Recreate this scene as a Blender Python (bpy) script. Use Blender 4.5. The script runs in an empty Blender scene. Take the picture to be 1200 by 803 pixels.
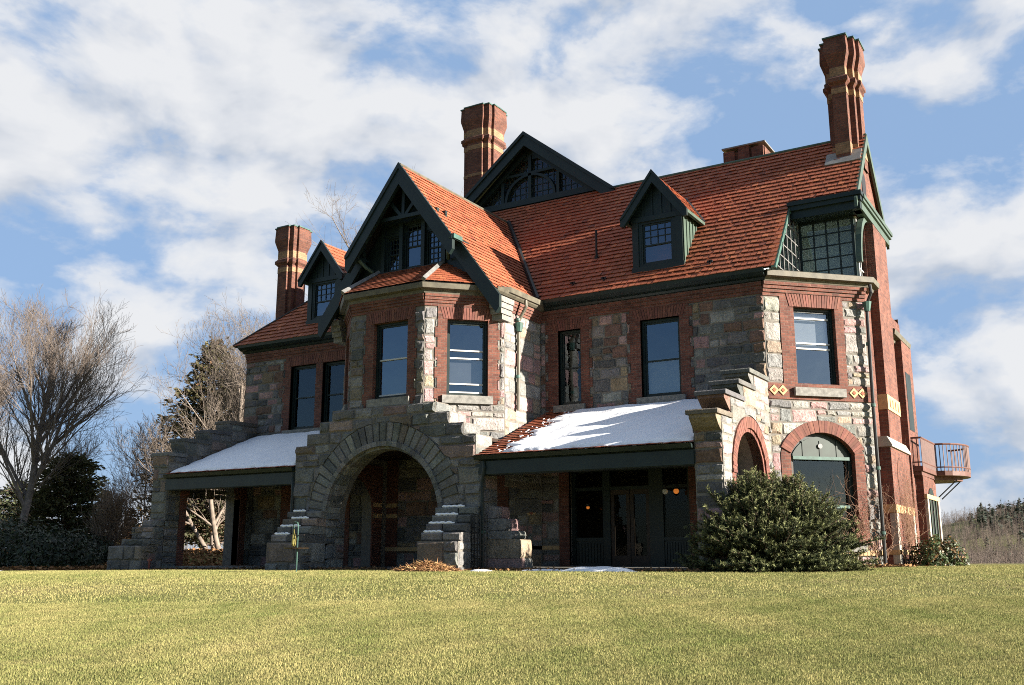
import bpy, math, random
import numpy as np
from mathutils import Vector, Matrix
from mathutils.geometry import tessellate_polygon

random.seed(7); RNG = np.random.default_rng(11)
SC = bpy.context.scene
COL = SC.collection
R = math.radians

# ------------------------------------------------------------------ camera
CAM = Vector((7.932, -27.099, 0.45))
HD = Vector((-0.51667, 0.85618, 0)); RD = Vector((0.85618, 0.51667, 0))
cd = bpy.data.cameras.new('camera'); cam = bpy.data.objects.new('camera', cd); COL.objects.link(cam)
cd.sensor_width = 36; cd.lens = 36 * 1150 / 1200; cd.clip_start = 0.1; cd.clip_end = 6000
cam.location = CAM
fw = Vector((-0.50502, 0.83687, 0.21121)).normalized()
cam.rotation_euler = fw.to_track_quat('-Z', 'Y').to_euler()
SC.camera = cam

# ------------------------------------------------------------------ sun and sky
SUN_EL, SUN_AZ = R(17.0), R(7.0)          # azimuth measured from +X towards +Y
SD = Vector((math.cos(SUN_AZ) * math.cos(SUN_EL), math.sin(SUN_AZ) * math.cos(SUN_EL), math.sin(SUN_EL)))
ld = bpy.data.lights.new('sun', 'SUN'); ld.energy = 5.0; ld.angle = R(0.5); ld.color = (1.0, 0.91, 0.79)
sun = bpy.data.objects.new('sun', ld); COL.objects.link(sun)
sun.rotation_euler = SD.to_track_quat('Z', 'Y').to_euler(); sun.location = (60, -10, 40)

W = bpy.data.worlds.new('World'); SC.world = W; W.use_nodes = True
nt = W.node_tree; nt.nodes.clear()
def N(tree, kind, **kw):
    n = tree.nodes.new(kind)
    for k, v in kw.items():
        if k.startswith('i_'):
            key = k[2:]
            n.inputs[int(key) if key.isdigit() else key].default_value = v
        else: setattr(n, k, v)
    return n
def L(tree, a, b): tree.links.new(a, b)
def ramp(tree, fac, stops, interp='LINEAR'):
    r = tree.nodes.new('ShaderNodeValToRGB'); r.color_ramp.interpolation = interp
    e = r.color_ramp.elements
    while len(e) < len(stops): e.new(0.5)
    for el, (p, c) in zip(e, stops):
        el.position = p; el.color = (c if len(c) == 4 else (*c, 1)) if not isinstance(c, (int, float)) else (c, c, c, 1)
    if fac is not None: L(tree, fac, r.inputs[0])
    return r.outputs[0]
def math_(tree, op, a, b=None, clamp=False):
    m = tree.nodes.new('ShaderNodeMath'); m.operation = op; m.use_clamp = clamp
    for i, v in enumerate((a, b)):
        if v is None: continue
        if isinstance(v, (int, float)): m.inputs[i].default_value = v
        else: L(tree, v, m.inputs[i])
    return m.outputs[0]
def mixc(tree, fac, a, b, blend='MIX'):
    m = tree.nodes.new('ShaderNodeMix'); m.data_type = 'RGBA'; m.blend_type = blend
    for i, v in ((0, fac), (6, a), (7, b)):
        if isinstance(v, (int, float)): m.inputs[i].default_value = v
        elif isinstance(v, tuple): m.inputs[i].default_value = (*v, 1) if len(v) == 3 else v
        else: L(tree, v, m.inputs[i])
    return m.outputs[2]

SKY_STR = 0.05; SKY_LOC = (2.2, 9.3, 7.1)
sky = N(nt, 'ShaderNodeTexSky', sky_type='NISHITA', sun_disc=False)
sky.sun_elevation = SUN_EL; sky.sun_rotation = R(90) - SUN_AZ
sky.altitude = 60; sky.air_density = 1.0; sky.dust_density = 0.6; sky.ozone_density = 2.0
tc = N(nt, 'ShaderNodeTexCoord')
sep = N(nt, 'ShaderNodeSeparateXYZ'); L(nt, tc.outputs['Generated'], sep.inputs[0])
mp = N(nt, 'ShaderNodeMapping'); L(nt, tc.outputs['Generated'], mp.inputs[0])
mp.inputs['Location'].default_value = SKY_LOC; mp.inputs['Scale'].default_value = (1.0, 1.0, 1.75)
n0 = N(nt, 'ShaderNodeTexNoise', i_Scale=2.3, i_Detail=2.0, i_Roughness=0.5); L(nt, mp.outputs[0], n0.inputs['Vector'])
n1 = N(nt, 'ShaderNodeTexNoise', i_Scale=6.6, i_Detail=10.0, i_Roughness=0.56, i_Distortion=0.15); L(nt, mp.outputs[0], n1.inputs['Vector'])
# the same field a little higher up and sunward: where it is thinner, the puff is bright
mp2 = N(nt, 'ShaderNodeMapping'); L(nt, mp.outputs[0], mp2.inputs[0]); mp2.inputs['Location'].default_value = (0.030, 0.0, 0.055)
n1b = N(nt, 'ShaderNodeTexNoise', i_Scale=6.6, i_Detail=5.0, i_Roughness=0.5, i_Distortion=0.15); L(nt, mp2.outputs[0], n1b.inputs['Vector'])
n1c = N(nt, 'ShaderNodeTexNoise', i_Scale=6.6, i_Detail=5.0, i_Roughness=0.5, i_Distortion=0.15); L(nt, mp.outputs[0], n1c.inputs['Vector'])
def dens_(x): return math_(nt, 'ADD', math_(nt, 'MULTIPLY', x, 0.72), math_(nt, 'MULTIPLY', n0.outputs[0], 0.36))
dens = dens_(n1.outputs[0])
cover = ramp(nt, dens, [(0.462, 0.0), (0.503, 0.40), (0.535, 0.80), (0.59, 1.0)])
lit = math_(nt, 'ADD', math_(nt, 'MULTIPLY', math_(nt, 'SUBTRACT', n1c.outputs[0], n1b.outputs[0]), 2.2), 0.62)
ccol = ramp(nt, lit, [(0.28, (3.1, 3.35, 3.75)), (0.52, (4.15, 4.28, 4.52)), (0.76, (4.8, 4.84, 4.92))])
skyc = mixc(nt, 1.0, sky.outputs[0], (0.58, 0.64, 0.74), 'MULTIPLY')  # darker sky, left mostly behind the camera, to deepen shade on the front
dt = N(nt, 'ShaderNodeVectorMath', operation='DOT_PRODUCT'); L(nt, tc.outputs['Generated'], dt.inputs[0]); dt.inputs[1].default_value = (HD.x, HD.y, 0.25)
ahead = ramp(nt, math_(nt, 'ADD', math_(nt, 'MULTIPLY', dt.outputs['Value'], 0.5), 0.5), [(0.40, 0.0), (0.62, 1.0)])   # cloud kept to the view ahead; unseen sky behind made clear, dimming front fill
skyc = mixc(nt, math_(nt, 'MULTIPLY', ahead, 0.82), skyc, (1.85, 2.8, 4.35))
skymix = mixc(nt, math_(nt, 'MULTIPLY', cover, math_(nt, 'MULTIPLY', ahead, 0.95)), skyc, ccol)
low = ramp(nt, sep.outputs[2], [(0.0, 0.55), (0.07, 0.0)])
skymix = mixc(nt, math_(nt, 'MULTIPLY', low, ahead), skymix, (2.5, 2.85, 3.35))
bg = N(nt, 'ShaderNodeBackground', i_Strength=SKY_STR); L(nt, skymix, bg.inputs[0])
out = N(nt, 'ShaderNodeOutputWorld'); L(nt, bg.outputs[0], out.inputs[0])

SC.view_settings.view_transform = 'Standard'; SC.view_settings.look = 'None'
SC.view_settings.exposure = 1.85; SC.view_settings.gamma = 1.0; SC.view_settings.use_curve_mapping = False
SC.render.engine = 'CYCLES'
SC.cycles.use_denoising = False; SC.cycles.filter_width = 1.0
SC.cycles.max_bounces = 6; SC.cycles.diffuse_bounces = 3; SC.cycles.glossy_bounces = 3
SC.cycles.transmission_bounces = 4; SC.cycles.transparent_max_bounces = 12
SC.cycles.caustics_reflective = False; SC.cycles.caustics_refractive = False

# ------------------------------------------------------------------ mesh helpers
class MB:
    """collects faces; one build() = one object"""
    def __init__(s): s.v = []; s.f = []; s.m = []; s.c = []
    def face(s, pts, m=0, c=(1, 1, 1)):
        i = len(s.v); s.v.extend([tuple(p) for p in pts]); s.f.append(tuple(range(i, i + len(pts)))); s.m.append(m); s.c.append(c)
    def box(s, x0, x1, y0, y1, z0, z1, m=0, c=(1, 1, 1)):
        p = [(x0, y0, z0), (x1, y0, z0), (x1, y1, z0), (x0, y1, z0), (x0, y0, z1), (x1, y0, z1), (x1, y1, z1), (x0, y1, z1)]
        for q in ((3, 2, 1, 0), (4, 5, 6, 7), (0, 1, 5, 4), (1, 2, 6, 5), (2, 3, 7, 6), (3, 0, 4, 7)): s.face([p[k] for k in q], m, c)
    def fbox(s, fr, u0, u1, v0, v1, n0, n1, m=0, c=(1, 1, 1)):
        p = [fr(u0, v0, n0), fr(u1, v0, n0), fr(u1, v1, n0), fr(u0, v1, n0), fr(u0, v0, n1), fr(u1, v0, n1), fr(u1, v1, n1), fr(u0, v1, n1)]
        for q in ((3, 2, 1, 0), (4, 5, 6, 7), (0, 1, 5, 4), (1, 2, 6, 5), (2, 3, 7, 6), (3, 0, 4, 7)): s.face([p[k] for k in q], m, c)
    def prism(s, fr, poly, n0, n1, m=0, c=(1, 1, 1), mside=None):
        """polygon (ccw in u,v) extruded from n0 (back) to n1 (front)"""
        tri = tessellate_polygon([[Vector((p[0], p[1], 0)) for p in poly]])
        for t in tri:
            a, b, d = [poly[k] for k in t]
            if (b[0]-a[0])*(d[1]-a[1]) - (b[1]-a[1])*(d[0]-a[0]) < 0: b, d = d, b
            s.face([fr(*a, n1), fr(*b, n1), fr(*d, n1)], m, c); s.face([fr(*d, n0), fr(*b, n0), fr(*a, n0)], m, c)
        k = len(poly)
        for i in range(k):
            a, b = poly[i], poly[(i+1) % k]
            s.face([fr(*a, n0), fr(*b, n0), fr(*b, n1), fr(*a, n1)], m if mside is None else mside, c)
    def holed(s, fr, outer, holes, n=0, m=0, c=(1, 1, 1)):
        pts = [p for l in [outer] + holes for p in l]
        for t in tessellate_polygon([[Vector((p[0], p[1], 0)) for p in l] for l in [outer] + holes]):
            a, b, d = [pts[k] for k in t]
            if (b[0]-a[0])*(d[1]-a[1]) - (b[1]-a[1])*(d[0]-a[0]) < 0: b, d = d, b
            s.face([fr(*a, n), fr(*b, n), fr(*d, n)], m, c)
    def reveal(s, fr, hole, n0, n1, m=0, c=(1, 1, 1), closed=True):
        k = len(hole)
        for i in range(k if closed else k - 1):
            a, b = hole[i], hole[(i+1) % k]
            s.face([fr(*a, n1), fr(*b, n1), fr(*b, n0), fr(*a, n0)], m, c)
    def slab(s, fr, outer, holes, n0, n1, m=0, c=(1, 1, 1)):
        s.holed(fr, outer, holes, n1, m, c); s.reveal(fr, outer, n1, n0, m, c)
        for h in holes: s.reveal(fr, h, n0, n1, m, c)
    def tube(s, pts, rad, k=8, m=0, c=(1, 1, 1), cap=True):
        pts = [Vector(p) for p in pts]; rings = []
        if isinstance(rad, (int, float)): rad = [rad] * len(pts)
        for i, p in enumerate(pts):
            d = (pts[min(i+1, len(pts)-1)] - pts[max(i-1, 0)]).normalized()
            a = d.cross(Vector((0, 0, 1)) if abs(d.z) < 0.9 else Vector((1, 0, 0))).normalized(); b = a.cross(d)
            rings.append([p + (a*math.cos(2*math.pi*j/k) + b*math.sin(2*math.pi*j/k))*rad[i] for j in range(k)])
        for r0, r1 in zip(rings, rings[1:]):
            for j in range(k): s.face([r0[j], r1[j], r1[(j+1) % k], r0[(j+1) % k]], m, c)
        if cap: s.face(rings[0], m, c); s.face(rings[-1][::-1], m, c)
    def build(s, name, mats, parent=None, smooth=False):
        me = bpy.data.meshes.new(name)
        me.from_pydata(s.v, [], s.f)
        mats = mats if isinstance(mats, (list, tuple)) else [mats]
        for m in mats: me.materials.append(m)
        me.polygons.foreach_set('material_index', s.m)
        uvs = me.uv_layers.new(name='UVMap'); P = np.array(s.v, dtype=float) if s.v else np.zeros((0, 3))
        buf = np.zeros((len(me.loops), 2)); li = 0
        for f in s.f:
            q = P[list(f)]
            n = np.zeros(3)
            for i in range(len(f)):
                a = q[i]; b = q[(i+1) % len(f)]
                n += np.cross(a - q[0], b - q[0])
            ln = np.linalg.norm(n); n = n/ln if ln > 1e-12 else np.array([0, 0, 1.])
            if abs(n[2]) > 0.95: t = np.array([1., 0, 0]); b_ = np.array([0, 1., 0])
            else:
                t = np.array([-n[1], n[0], 0]); t /= np.linalg.norm(t); b_ = np.cross(n, t)
            buf[li:li+len(f), 0] = q @ t; buf[li:li+len(f), 1] = q @ b_; li += len(f)
        uvs.data.foreach_set('uv', buf.ravel())
        at = me.attributes.new('Col', 'FLOAT_COLOR', 'FACE')
        at.data.foreach_set('color', np.array([(*c, 1) for c in s.c], dtype=float).ravel())
        if smooth: me.polygons.foreach_set('use_smooth', [True]*len(s.f))
        me.update()
        o = bpy.data.objects.new(name, me); COL.objects.link(o)
        if parent is not None: adopt(o, parent)
        return o

BASES = {}
def adopt(o, parent):
    o.parent = parent
    t = Vector((0, 0, 0)); p = parent
    while p is not None:
        t += p.location; p = p.parent
        if p is not None: pass
    # children of an Empty placed away from the origin keep world coordinates; meshes sit at zero offset
    root = parent
    if root.type == 'EMPTY': o.matrix_parent_inverse = Matrix.Translation(-root.location)
def empty(name, loc):
    o = bpy.data.objects.new(name, None); COL.objects.link(o); o.location = loc; o.empty_display_size = 0.3; return o
def tag(o, label, cat=None, group=None, kind=None):
    if label: o['label'] = label
    if cat: o['category'] = cat
    if group: o['group'] = group
    if kind: o['kind'] = kind
    return o
def from_np(name, V, F, mats, cols=None, parent=None, smooth=False):
    """triangles or quads from numpy arrays"""
    me = bpy.data.meshes.new(name); k = F.shape[1]
    me.vertices.add(len(V)); me.vertices.foreach_set('co', V.astype(np.float32).ravel())
    me.loops.add(F.size); me.loops.foreach_set('vertex_index', F.astype(np.int32).ravel())
    me.polygons.add(len(F)); me.polygons.foreach_set('loop_start', np.arange(0, F.size, k, dtype=np.int32))
    me.polygons.foreach_set('loop_total', np.full(len(F), k, dtype=np.int32))
    me.update(calc_edges=True); me.validate()
    for m in (mats if isinstance(mats, (list, tuple)) else [mats]): me.materials.append(m)
    if cols is not None:
        at = me.attributes.new('Col', 'FLOAT_COLOR', 'FACE')
        at.data.foreach_set('color', np.concatenate([cols, np.ones((len(cols), 1))], 1).astype(np.float32).ravel())
    if smooth: me.polygons.foreach_set('use_smooth', np.ones(len(F), dtype=bool))
    o = bpy.data.objects.new(name, me); COL.objects.link(o)
    if parent is not None: adopt(o, parent)
    return o

class Fr:
    def __init__(s, O, U, V, Nn): s.O, s.U, s.V, s.N = Vector(O), Vector(U).normalized(), Vector(V).normalized(), Vector(Nn).normalized()
    def __call__(s, u, v, n=0.0): return s.O + s.U*u + s.V*v + s.N*n
def vfr(ax, ay, bx, by, nside=1):
    """vertical wall frame running from a to b, outside on the right of a->b"""
    u = Vector((bx-ax, by-ay, 0)).normalized()
    return Fr((ax, ay, 0), u, (0, 0, 1), (u.y*nside, -u.x*nside, 0))

# ------------------------------------------------------------------ materials
def mat(name):
    m = bpy.data.materials.new(name); m.use_nodes = True; t = m.node_tree
    return m, t, t.nodes['Principled BSDF']
def coord(t, scale=1.0):
    c = N(t, 'ShaderNodeTexCoord'); return c.outputs['Object']
def noise(t, vec, scale, detail=4, rough=0.55):
    n = N(t, 'ShaderNodeTexNoise', i_Scale=scale, i_Detail=float(detail), i_Roughness=rough); L(t, vec, n.inputs['Vector']); return n.outputs[0]
def bump(t, h, strength, dist, bs):
    b = N(t, 'ShaderNodeBump', i_Strength=strength, i_Distance=dist); L(t, h, b.inputs['Height']); L(t, b.outputs[0], bs.inputs['Normal'])
def attr(t): return N(t, 'ShaderNodeAttribute', attribute_name='Col').outputs['Color']

def m_plain(name, col, rough=0.6, var=0.25, scale=3.0, bmp=0.0, spec=0.4, metal=0.0):
    m, t, b = mat(name); c = coord(t)
    f = ramp(t, noise(t, c, scale, 6), [(0.3, 1-var), (0.7, 1+var)])
    L(t, mixc(t, 1.0, (*col,), f, 'MULTIPLY'), b.inputs['Base Color'])
    b.inputs['Roughness'].default_value = rough; b.inputs['Specular IOR Level'].default_value = spec; b.inputs['Metallic'].default_value = metal
    if bmp: bump(t, noise(t, c, scale*6, 5), bmp, 0.01, b)
    return m
def m_stone():
    m, t, b = mat('rockfaced_stone'); c = coord(t)
    big = ramp(t, noise(t, c, 2.2, 5), [(0.3, 0.72), (0.7, 1.2)])
    fine = ramp(t, noise(t, c, 20, 6, 0.75), [(0.28, 0.45), (0.72, 1.5)])
    col = mixc(t, 1.0, mixc(t, 1.0, attr(t), big, 'MULTIPLY'), fine, 'MULTIPLY')
    rust = ramp(t, noise(t, c, 1.1, 4), [(0.6, 0.0), (0.78, 0.35)])
    col = mixc(t, rust, col, (0.26, 0.16, 0.08))
    L(t, col, b.inputs['Base Color']); b.inputs['Roughness'].default_value = 0.9; b.inputs['Specular IOR Level'].default_value = 0.25
    h = math_(t, 'ADD', math_(t, 'MULTIPLY', noise(t, c, 7, 6, 0.62), 1.0), math_(t, 'MULTIPLY', noise(t, c, 30, 4, 0.6), 0.3))
    bump(t, h, 0.9, 0.065, b); return m
def m_brick(name, c1, c2, mort, var=0.35):
    m, t, b = mat(name)
    uv = N(t, 'ShaderNodeTexCoord').outputs['UV']
    br = N(t, 'ShaderNodeTexBrick', i_Scale=1.0); L(t, uv, br.inputs['Vector'])
    br.inputs['Brick Width'].default_value = 0.21; br.inputs['Row Height'].default_value = 0.074; br.inputs['Mortar Size'].default_value = 0.007
    br.inputs['Mortar Smooth'].default_value = 0.2; br.inputs['Bias'].default_value = -0.1
    br.inputs['Color1'].default_value = (*c1, 1); br.inputs['Color2'].default_value = (*c2, 1); br.inputs['Mortar'].default_value = (*mort, 1)
    c = coord(t)
    f = ramp(t, noise(t, c, 1.6, 6, 0.65), [(0.28, 1-var), (0.72, 1+var*0.7)])
    g = ramp(t, noise(t, c, 18, 3), [(0.3, 0.8), (0.7, 1.2)])
    L(t, mixc(t, 1.0, mixc(t, 1.0, br.outputs['Color'], f, 'MULTIPLY'), g, 'MULTIPLY'), b.inputs['Base Color'])
    b.inputs['Roughness'].default_value = 0.85; b.inputs['Specular IOR Level'].default_value = 0.3
    h = math_(t, 'ADD', math_(t, 'MULTIPLY', br.outputs['Fac'], -1.0), math_(t, 'MULTIPLY', noise(t, c, 40, 3), 0.4))
    bump(t, h, 0.7, 0.012, b); return m
def m_tile():
    m, t, b = mat('clay_tile'); c = coord(t)
    f = ramp(t, noise(t, c, 0.7, 5, 0.6), [(0.3, 0.84), (0.7, 1.1)])
    g = ramp(t, noise(t, c, 14, 4), [(0.3, 0.85), (0.7, 1.12)])
    L(t, mixc(t, 1.0, mixc(t, 1.0, attr(t), f, 'MULTIPLY'), g, 'MULTIPLY'), b.inputs['Base Color'])
    b.inputs['Roughness'].default_value = 0.7; b.inputs['Specular IOR Level'].default_value = 0.3
    bump(t, noise(t, c, 22, 3), 0.25, 0.01, b); return m
def m_attr(name, rough=0.8, spec=0.2, trans=0.0, nscale=6.0, var=0.2):
    m, t, b = mat(name); c = coord(t)
    f = ramp(t, noise(t, c, nscale, 3), [(0.3, 1-var), (0.7, 1+var)])
    col = mixc(t, 1.0, attr(t), f, 'MULTIPLY')
    L(t, col, b.inputs['Base Color']); b.inputs['Roughness'].default_value = rough; b.inputs['Specular IOR Level'].default_value = spec
    if trans:
        o = t.nodes['Material Output']; tr = N(t, 'ShaderNodeBsdfTranslucent'); L(t, col, tr.inputs[0])
        mx = N(t, 'ShaderNodeMixShader', i_0=trans); L(t, b.outputs[0], mx.inputs[1]); L(t, tr.outputs[0], mx.inputs[2]); L(t, mx.outputs[0], o.inputs[0])
    return m
def m_glass(name, refl, tint=(0.75, 0.82, 0.85), wav=0.012, fr=0.7):
    m, t, b = mat(name); t.nodes.remove(b); o = t.nodes['Material Output']
    gl = N(t, 'ShaderNodeBsdfGlossy', i_Roughness=0.01, i_Color=(0.75, 0.87, 1.0, 1)); tr = N(t, 'ShaderNodeBsdfTransparent', i_Color=(*tint, 1))
    lw = N(t, 'ShaderNodeLayerWeight', i_Blend=0.35)
    fac = math_(t, 'ADD', math_(t, 'MULTIPLY', lw.outputs['Fresnel'], fr), refl, True)
    c = coord(t); bp = N(t, 'ShaderNodeBump', i_Strength=0.35, i_Distance=wav); L(t, noise(t, c, 1.8, 2), bp.inputs['Height']); L(t, bp.outputs[0], gl.inputs['Normal'])
    mx = N(t, 'ShaderNodeMixShader'); L(t, fac, mx.inputs[0]); L(t, tr.outputs[0], mx.inputs[1]); L(t, gl.outputs[0], mx.inputs[2]); L(t, mx.outputs[0], o.inputs[0]); return m
def m_snow():
    m, t, b = mat('snow'); c = coord(t)
    b.inputs['Base Color'].default_value = (0.86, 0.88, 0.91, 1); b.inputs['Roughness'].default_value = 0.75
    b.inputs['Specular IOR Level'].default_value = 0.2
    bump(t, math_(t, 'ADD', noise(t, c, 3, 4), math_(t, 'MULTIPLY', noise(t, c, 25, 3), 0.25)), 0.5, 0.05, b); return m
def m_emit(name, col, s):
    m, t, b = mat(name); b.inputs['Base Color'].default_value = (*col, 1); b.inputs['Emission Color'].default_value = (*col, 1); b.inputs['Emission Strength'].default_value = s; return m
def m_lawn():
    m, t, b = mat('lawn_soil'); c = coord(t)
    p = noise(t, c, 0.35, 6, 0.65); q = noise(t, c, 5.0, 6, 0.7); s = noise(t, c, 60, 3, 0.7)
    col = ramp(t, p, [(0.35, (0.15, 0.17, 0.05)), (0.52, (0.20, 0.20, 0.075)), (0.68, (0.30, 0.25, 0.12))])
    col = mixc(t, 1.0, col, ramp(t, q, [(0.3, 0.7), (0.7, 1.25)]), 'MULTIPLY')
    col = mixc(t, 1.0, col, ramp(t, s, [(0.3, 0.6), (0.7, 1.3)]), 'MULTIPLY')
    L(t, col, b.inputs['Base Color']); b.inputs['Roughness'].default_value = 0.95; b.inputs['Specular IOR Level'].default_value = 0.1
    bump(t, math_(t, 'ADD', math_(t, 'MULTIPLY', q, 0.6), s), 1.0, 0.05, b); return m

M_STONE = m_stone(); M_MORTAR = m_plain('mortar', (0.155, 0.143, 0.125), 0.95, 0.25, 8)
M_BRICK = m_brick('red_brick', (0.175, 0.066, 0.045), (0.092, 0.036, 0.028), (0.145, 0.105, 0.085))
M_DBRICK = m_brick('chimney_brick', (0.165, 0.066, 0.044), (0.085, 0.035, 0.027), (0.115, 0.082, 0.066))
M_TERRA = m_brick('yellow_terracotta', (0.29, 0.18, 0.105), (0.22, 0.135, 0.078), (0.22, 0.15, 0.09), 0.2)
M_TILE = m_tile()
M_GREEN = m_plain('dark_green_paint', (0.009, 0.018, 0.017), 0.45, 0.3, 2.5, 0.1)
M_SAGE = m_plain('sage_green_paint', (0.058, 0.088, 0.068), 0.5, 0.2, 3)
M_COPPER = m_plain('weathered_gutter_metal', (0.095, 0.085, 0.060), 0.6, 0.4, 4, 0.2, 0.5)
M_LEAD = m_plain('grey_lead', (0.17, 0.17, 0.165), 0.5, 0.3, 5, 0.1, 0.5)
M_VERD = m_plain('verdigris_metal', (0.045, 0.10, 0.082), 0.55, 0.35, 6, 0.1, 0.4)
M_TYMP = m_plain('shade_darkened_sage', (0.015, 0.030, 0.024), 0.5, 0.3, 3)  # sage darkened: the reveal's shade is put into the tympanum's colour
M_WHITE = m_plain('white_sash_paint', (0.50, 0.50, 0.49), 0.5, 0.08, 4)
M_BLACK = m_plain('black_iron', (0.012, 0.012, 0.013), 0.5, 0.3, 6, 0, 0.4)
M_DARKROOM = m_plain('dim_plaster', (0.10, 0.085, 0.07), 0.9, 0.2, 1)
M_WOOD = m_plain('dark_stained_wood', (0.035, 0.022, 0.015), 0.5, 0.35, 4, 0.1)
M_BLIND = m_plain('pale_blind', (0.27, 0.28, 0.30), 0.8, 0.06, 2)
M_SHADE = m_plain('white_roller_shade', (0.80, 0.82, 0.84), 0.8, 0.05, 2)
M_PALE = m_plain('pale_dressed_stone', (0.36, 0.33, 0.28), .85, .2, 6, .3, .2)
M_SILL = m_plain('granite_sill', (0.20, 0.195, 0.18), 0.9, 0.3, 9, 0.6, 0.25)
M_GLASS = m_glass('window_glass', 0.03); M_GLASSHI = m_glass('storm_window_glass', 0.16, (0.88, 0.93, 0.97)); M_GLASSLO = m_glass('old_glass', 0.0, (0.6, 0.62, 0.6), 0.012, 0.3)
M_SNOW = m_snow()
M_RAIL = m_plain('rust_red_rail', (0.115, 0.052, 0.04), 0.6, 0.25, 5)
M_FLOOR = m_plain('porch_paving', (0.20, 0.19, 0.17), 0.9, 0.2, 5, 0.3)

# ------------------------------------------------------------------ ground
def sstep(a, b, x): 
    t = np.clip((x-a)/(b-a), 0, 1); return t*t*(3-2*t)
def ground(x, y):
    x = np.asarray(x, float); y = np.asarray(y, float)
    d = (x-CAM.x)*HD.x + (y-CAM.y)*HD.y; r = (x-CAM.x)*RD.x + (y-CAM.y)*RD.y
    z = -1.1 + 0.053*np.clip(d, -60, 19) + 0.053*2.6*(1-np.exp(-np.clip(d-19, 0, None)/2.6))
    z = z - 0.012*np.clip(d-31, 0, 40) * (1 - sstep(4, 14, r))
    z = z + 0.007*np.clip(r, -20, 16)
    fall = sstep(2, 16, r - 0.06*d)*np.clip(d-34, 0, 150)
    z = z - 0.075*fall
    az = r/np.maximum(d, 1.0)
    z = z + .85*sstep(39, 50, d)*(1-sstep(-13, -9, r-.0*d))
    hill = sstep(300, 950, d)*(45 + 150*np.clip(az-0.467, -0.3, 0.3) + 5*np.sin(x*0.011)+3*np.sin(y*0.023+1)+2*np.sin(x*0.05))
    z = z + hill*sstep(0.2, 0.44, az)
    return z
dv = np.concatenate([np.linspace(-40, 5, 12), np.linspace(6, 40, 70), np.geomspace(42, 2500, 70)])
rv = np.concatenate([-np.geomspace(2200, 30, 40), np.linspace(-29, 29, 90), np.geomspace(30, 2200, 60)])
DD, RR = np.meshgrid(dv, rv, indexing='ij')
X = CAM.x + DD*HD.x + RR*RD.x; Y = CAM.y + DD*HD.y + RR*RD.y; Zg = ground(X, Y)
Vg = np.stack([X, Y, Zg], -1).reshape(-1, 3); nr = len(rv)
ii, jj = np.meshgrid(np.arange(len(dv)-1), np.arange(nr-1), indexing='ij')
Fg = np.stack([ii*nr+jj, ii*nr+jj+1, (ii+1)*nr+jj+1, (ii+1)*nr+jj], -1).reshape(-1, 4)[:, ::-1]
lawn = from_np('lawn', Vg, Fg, m_lawn(), smooth=True); tag(lawn, 'rolling lawn falling away to a wooded valley', kind='structure')

def gz(x, y): return float(ground(x, y))

# ------------------------------------------------------------------ stone laying
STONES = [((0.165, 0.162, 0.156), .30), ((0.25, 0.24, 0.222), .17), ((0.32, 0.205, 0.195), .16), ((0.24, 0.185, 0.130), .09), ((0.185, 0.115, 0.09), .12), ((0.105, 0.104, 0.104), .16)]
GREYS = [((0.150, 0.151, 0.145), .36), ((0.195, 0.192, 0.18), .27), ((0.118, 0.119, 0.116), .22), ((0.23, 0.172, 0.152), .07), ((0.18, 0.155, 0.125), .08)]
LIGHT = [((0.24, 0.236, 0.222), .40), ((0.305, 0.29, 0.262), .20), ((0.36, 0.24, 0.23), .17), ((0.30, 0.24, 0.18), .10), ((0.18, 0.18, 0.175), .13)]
def pick(pal):
    x = random.random()*sum(w for _, w in pal)
    for c, w in pal:
        x -= w
        if x <= 0: break
    k = random.uniform(0.82, 1.2); return tuple(min(0.75, ch*k*random.uniform(0.96, 1.04)) for ch in c)
def rect_sub(r, h):
    u0, u1, v0, v1 = r; a0, a1, b0, b1 = h
    if a0 >= u1 or a1 <= u0 or b0 >= v1 or b1 <= v0: return [r]
    o = []
    if a0 > u0: o.append((u0, a0, v0, v1))
    if a1 < u1: o.append((a1, u1, v0, v1))
    m0, m1 = max(u0, a0), min(u1, a1)
    if b0 > v0: o.append((m0, m1, v0, b0))
    if b1 < v1: o.append((m0, m1, b1, v1))
    return o
def stones(mb, fr, rects, keep=(), circ=(), pal=STONES, cmin=0.30, cmax=0.52, wk=1.0, raise_=0.05, m=1, inside=None):
    """random ashlar over rectangles (u0,u1,v0,v1); keep = rectangles left free; circ = (cu,cv,r) discs left free"""
    for (U0, U1, V0, V1) in rects:
        v = V0
        while v < V1 - 0.02:
            h = random.uniform(cmin, cmax)
            if V1 - (v+h) < cmin*0.6: h = V1 - v
            u = U0 - random.uniform(0, 0.2)
            while u < U1:
                w = random.uniform(0.35, 1.05)*wk*(0.6+h)
                if U1-(u+w) < 0.18: w = U1-u+0.001
                cells = [(u, u+w, v, v+h)]
                if h > 0.36 and random.random() < 0.45:
                    s_ = random.uniform(0.38, 0.62)*h
                    cells = []
                    for (b0, b1) in ((v, v+s_), (v+s_, v+h)):
                        if w > 0.5 and random.random() < 0.6:
                            q = random.uniform(0.35, 0.65)*w; cells += [(u, u+q, b0, b1), (u+q, u+w, b0, b1)]
                        else: cells.append((u, u+w, b0, b1))
                for c in cells:
                    c = (max(c[0], U0), min(c[1], U1), max(c[2], V0), min(c[3], V1))
                    rs = [c]
                    for kx in keep: rs = [q for r_ in rs for q in rect_sub(r_, kx)]
                    for r_ in rs:
                        if r_[1]-r_[0] < 0.06 or r_[3]-r_[2] < 0.06: continue
                        if inside is not None and not inside((r_[0]+r_[1])/2, (r_[2]+r_[3])/2): continue
                        block(mb, fr, r_, circ, pick(pal), raise_, m)
                u += w
            v += h
def lightstone(c): return sum(c) > .62
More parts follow.
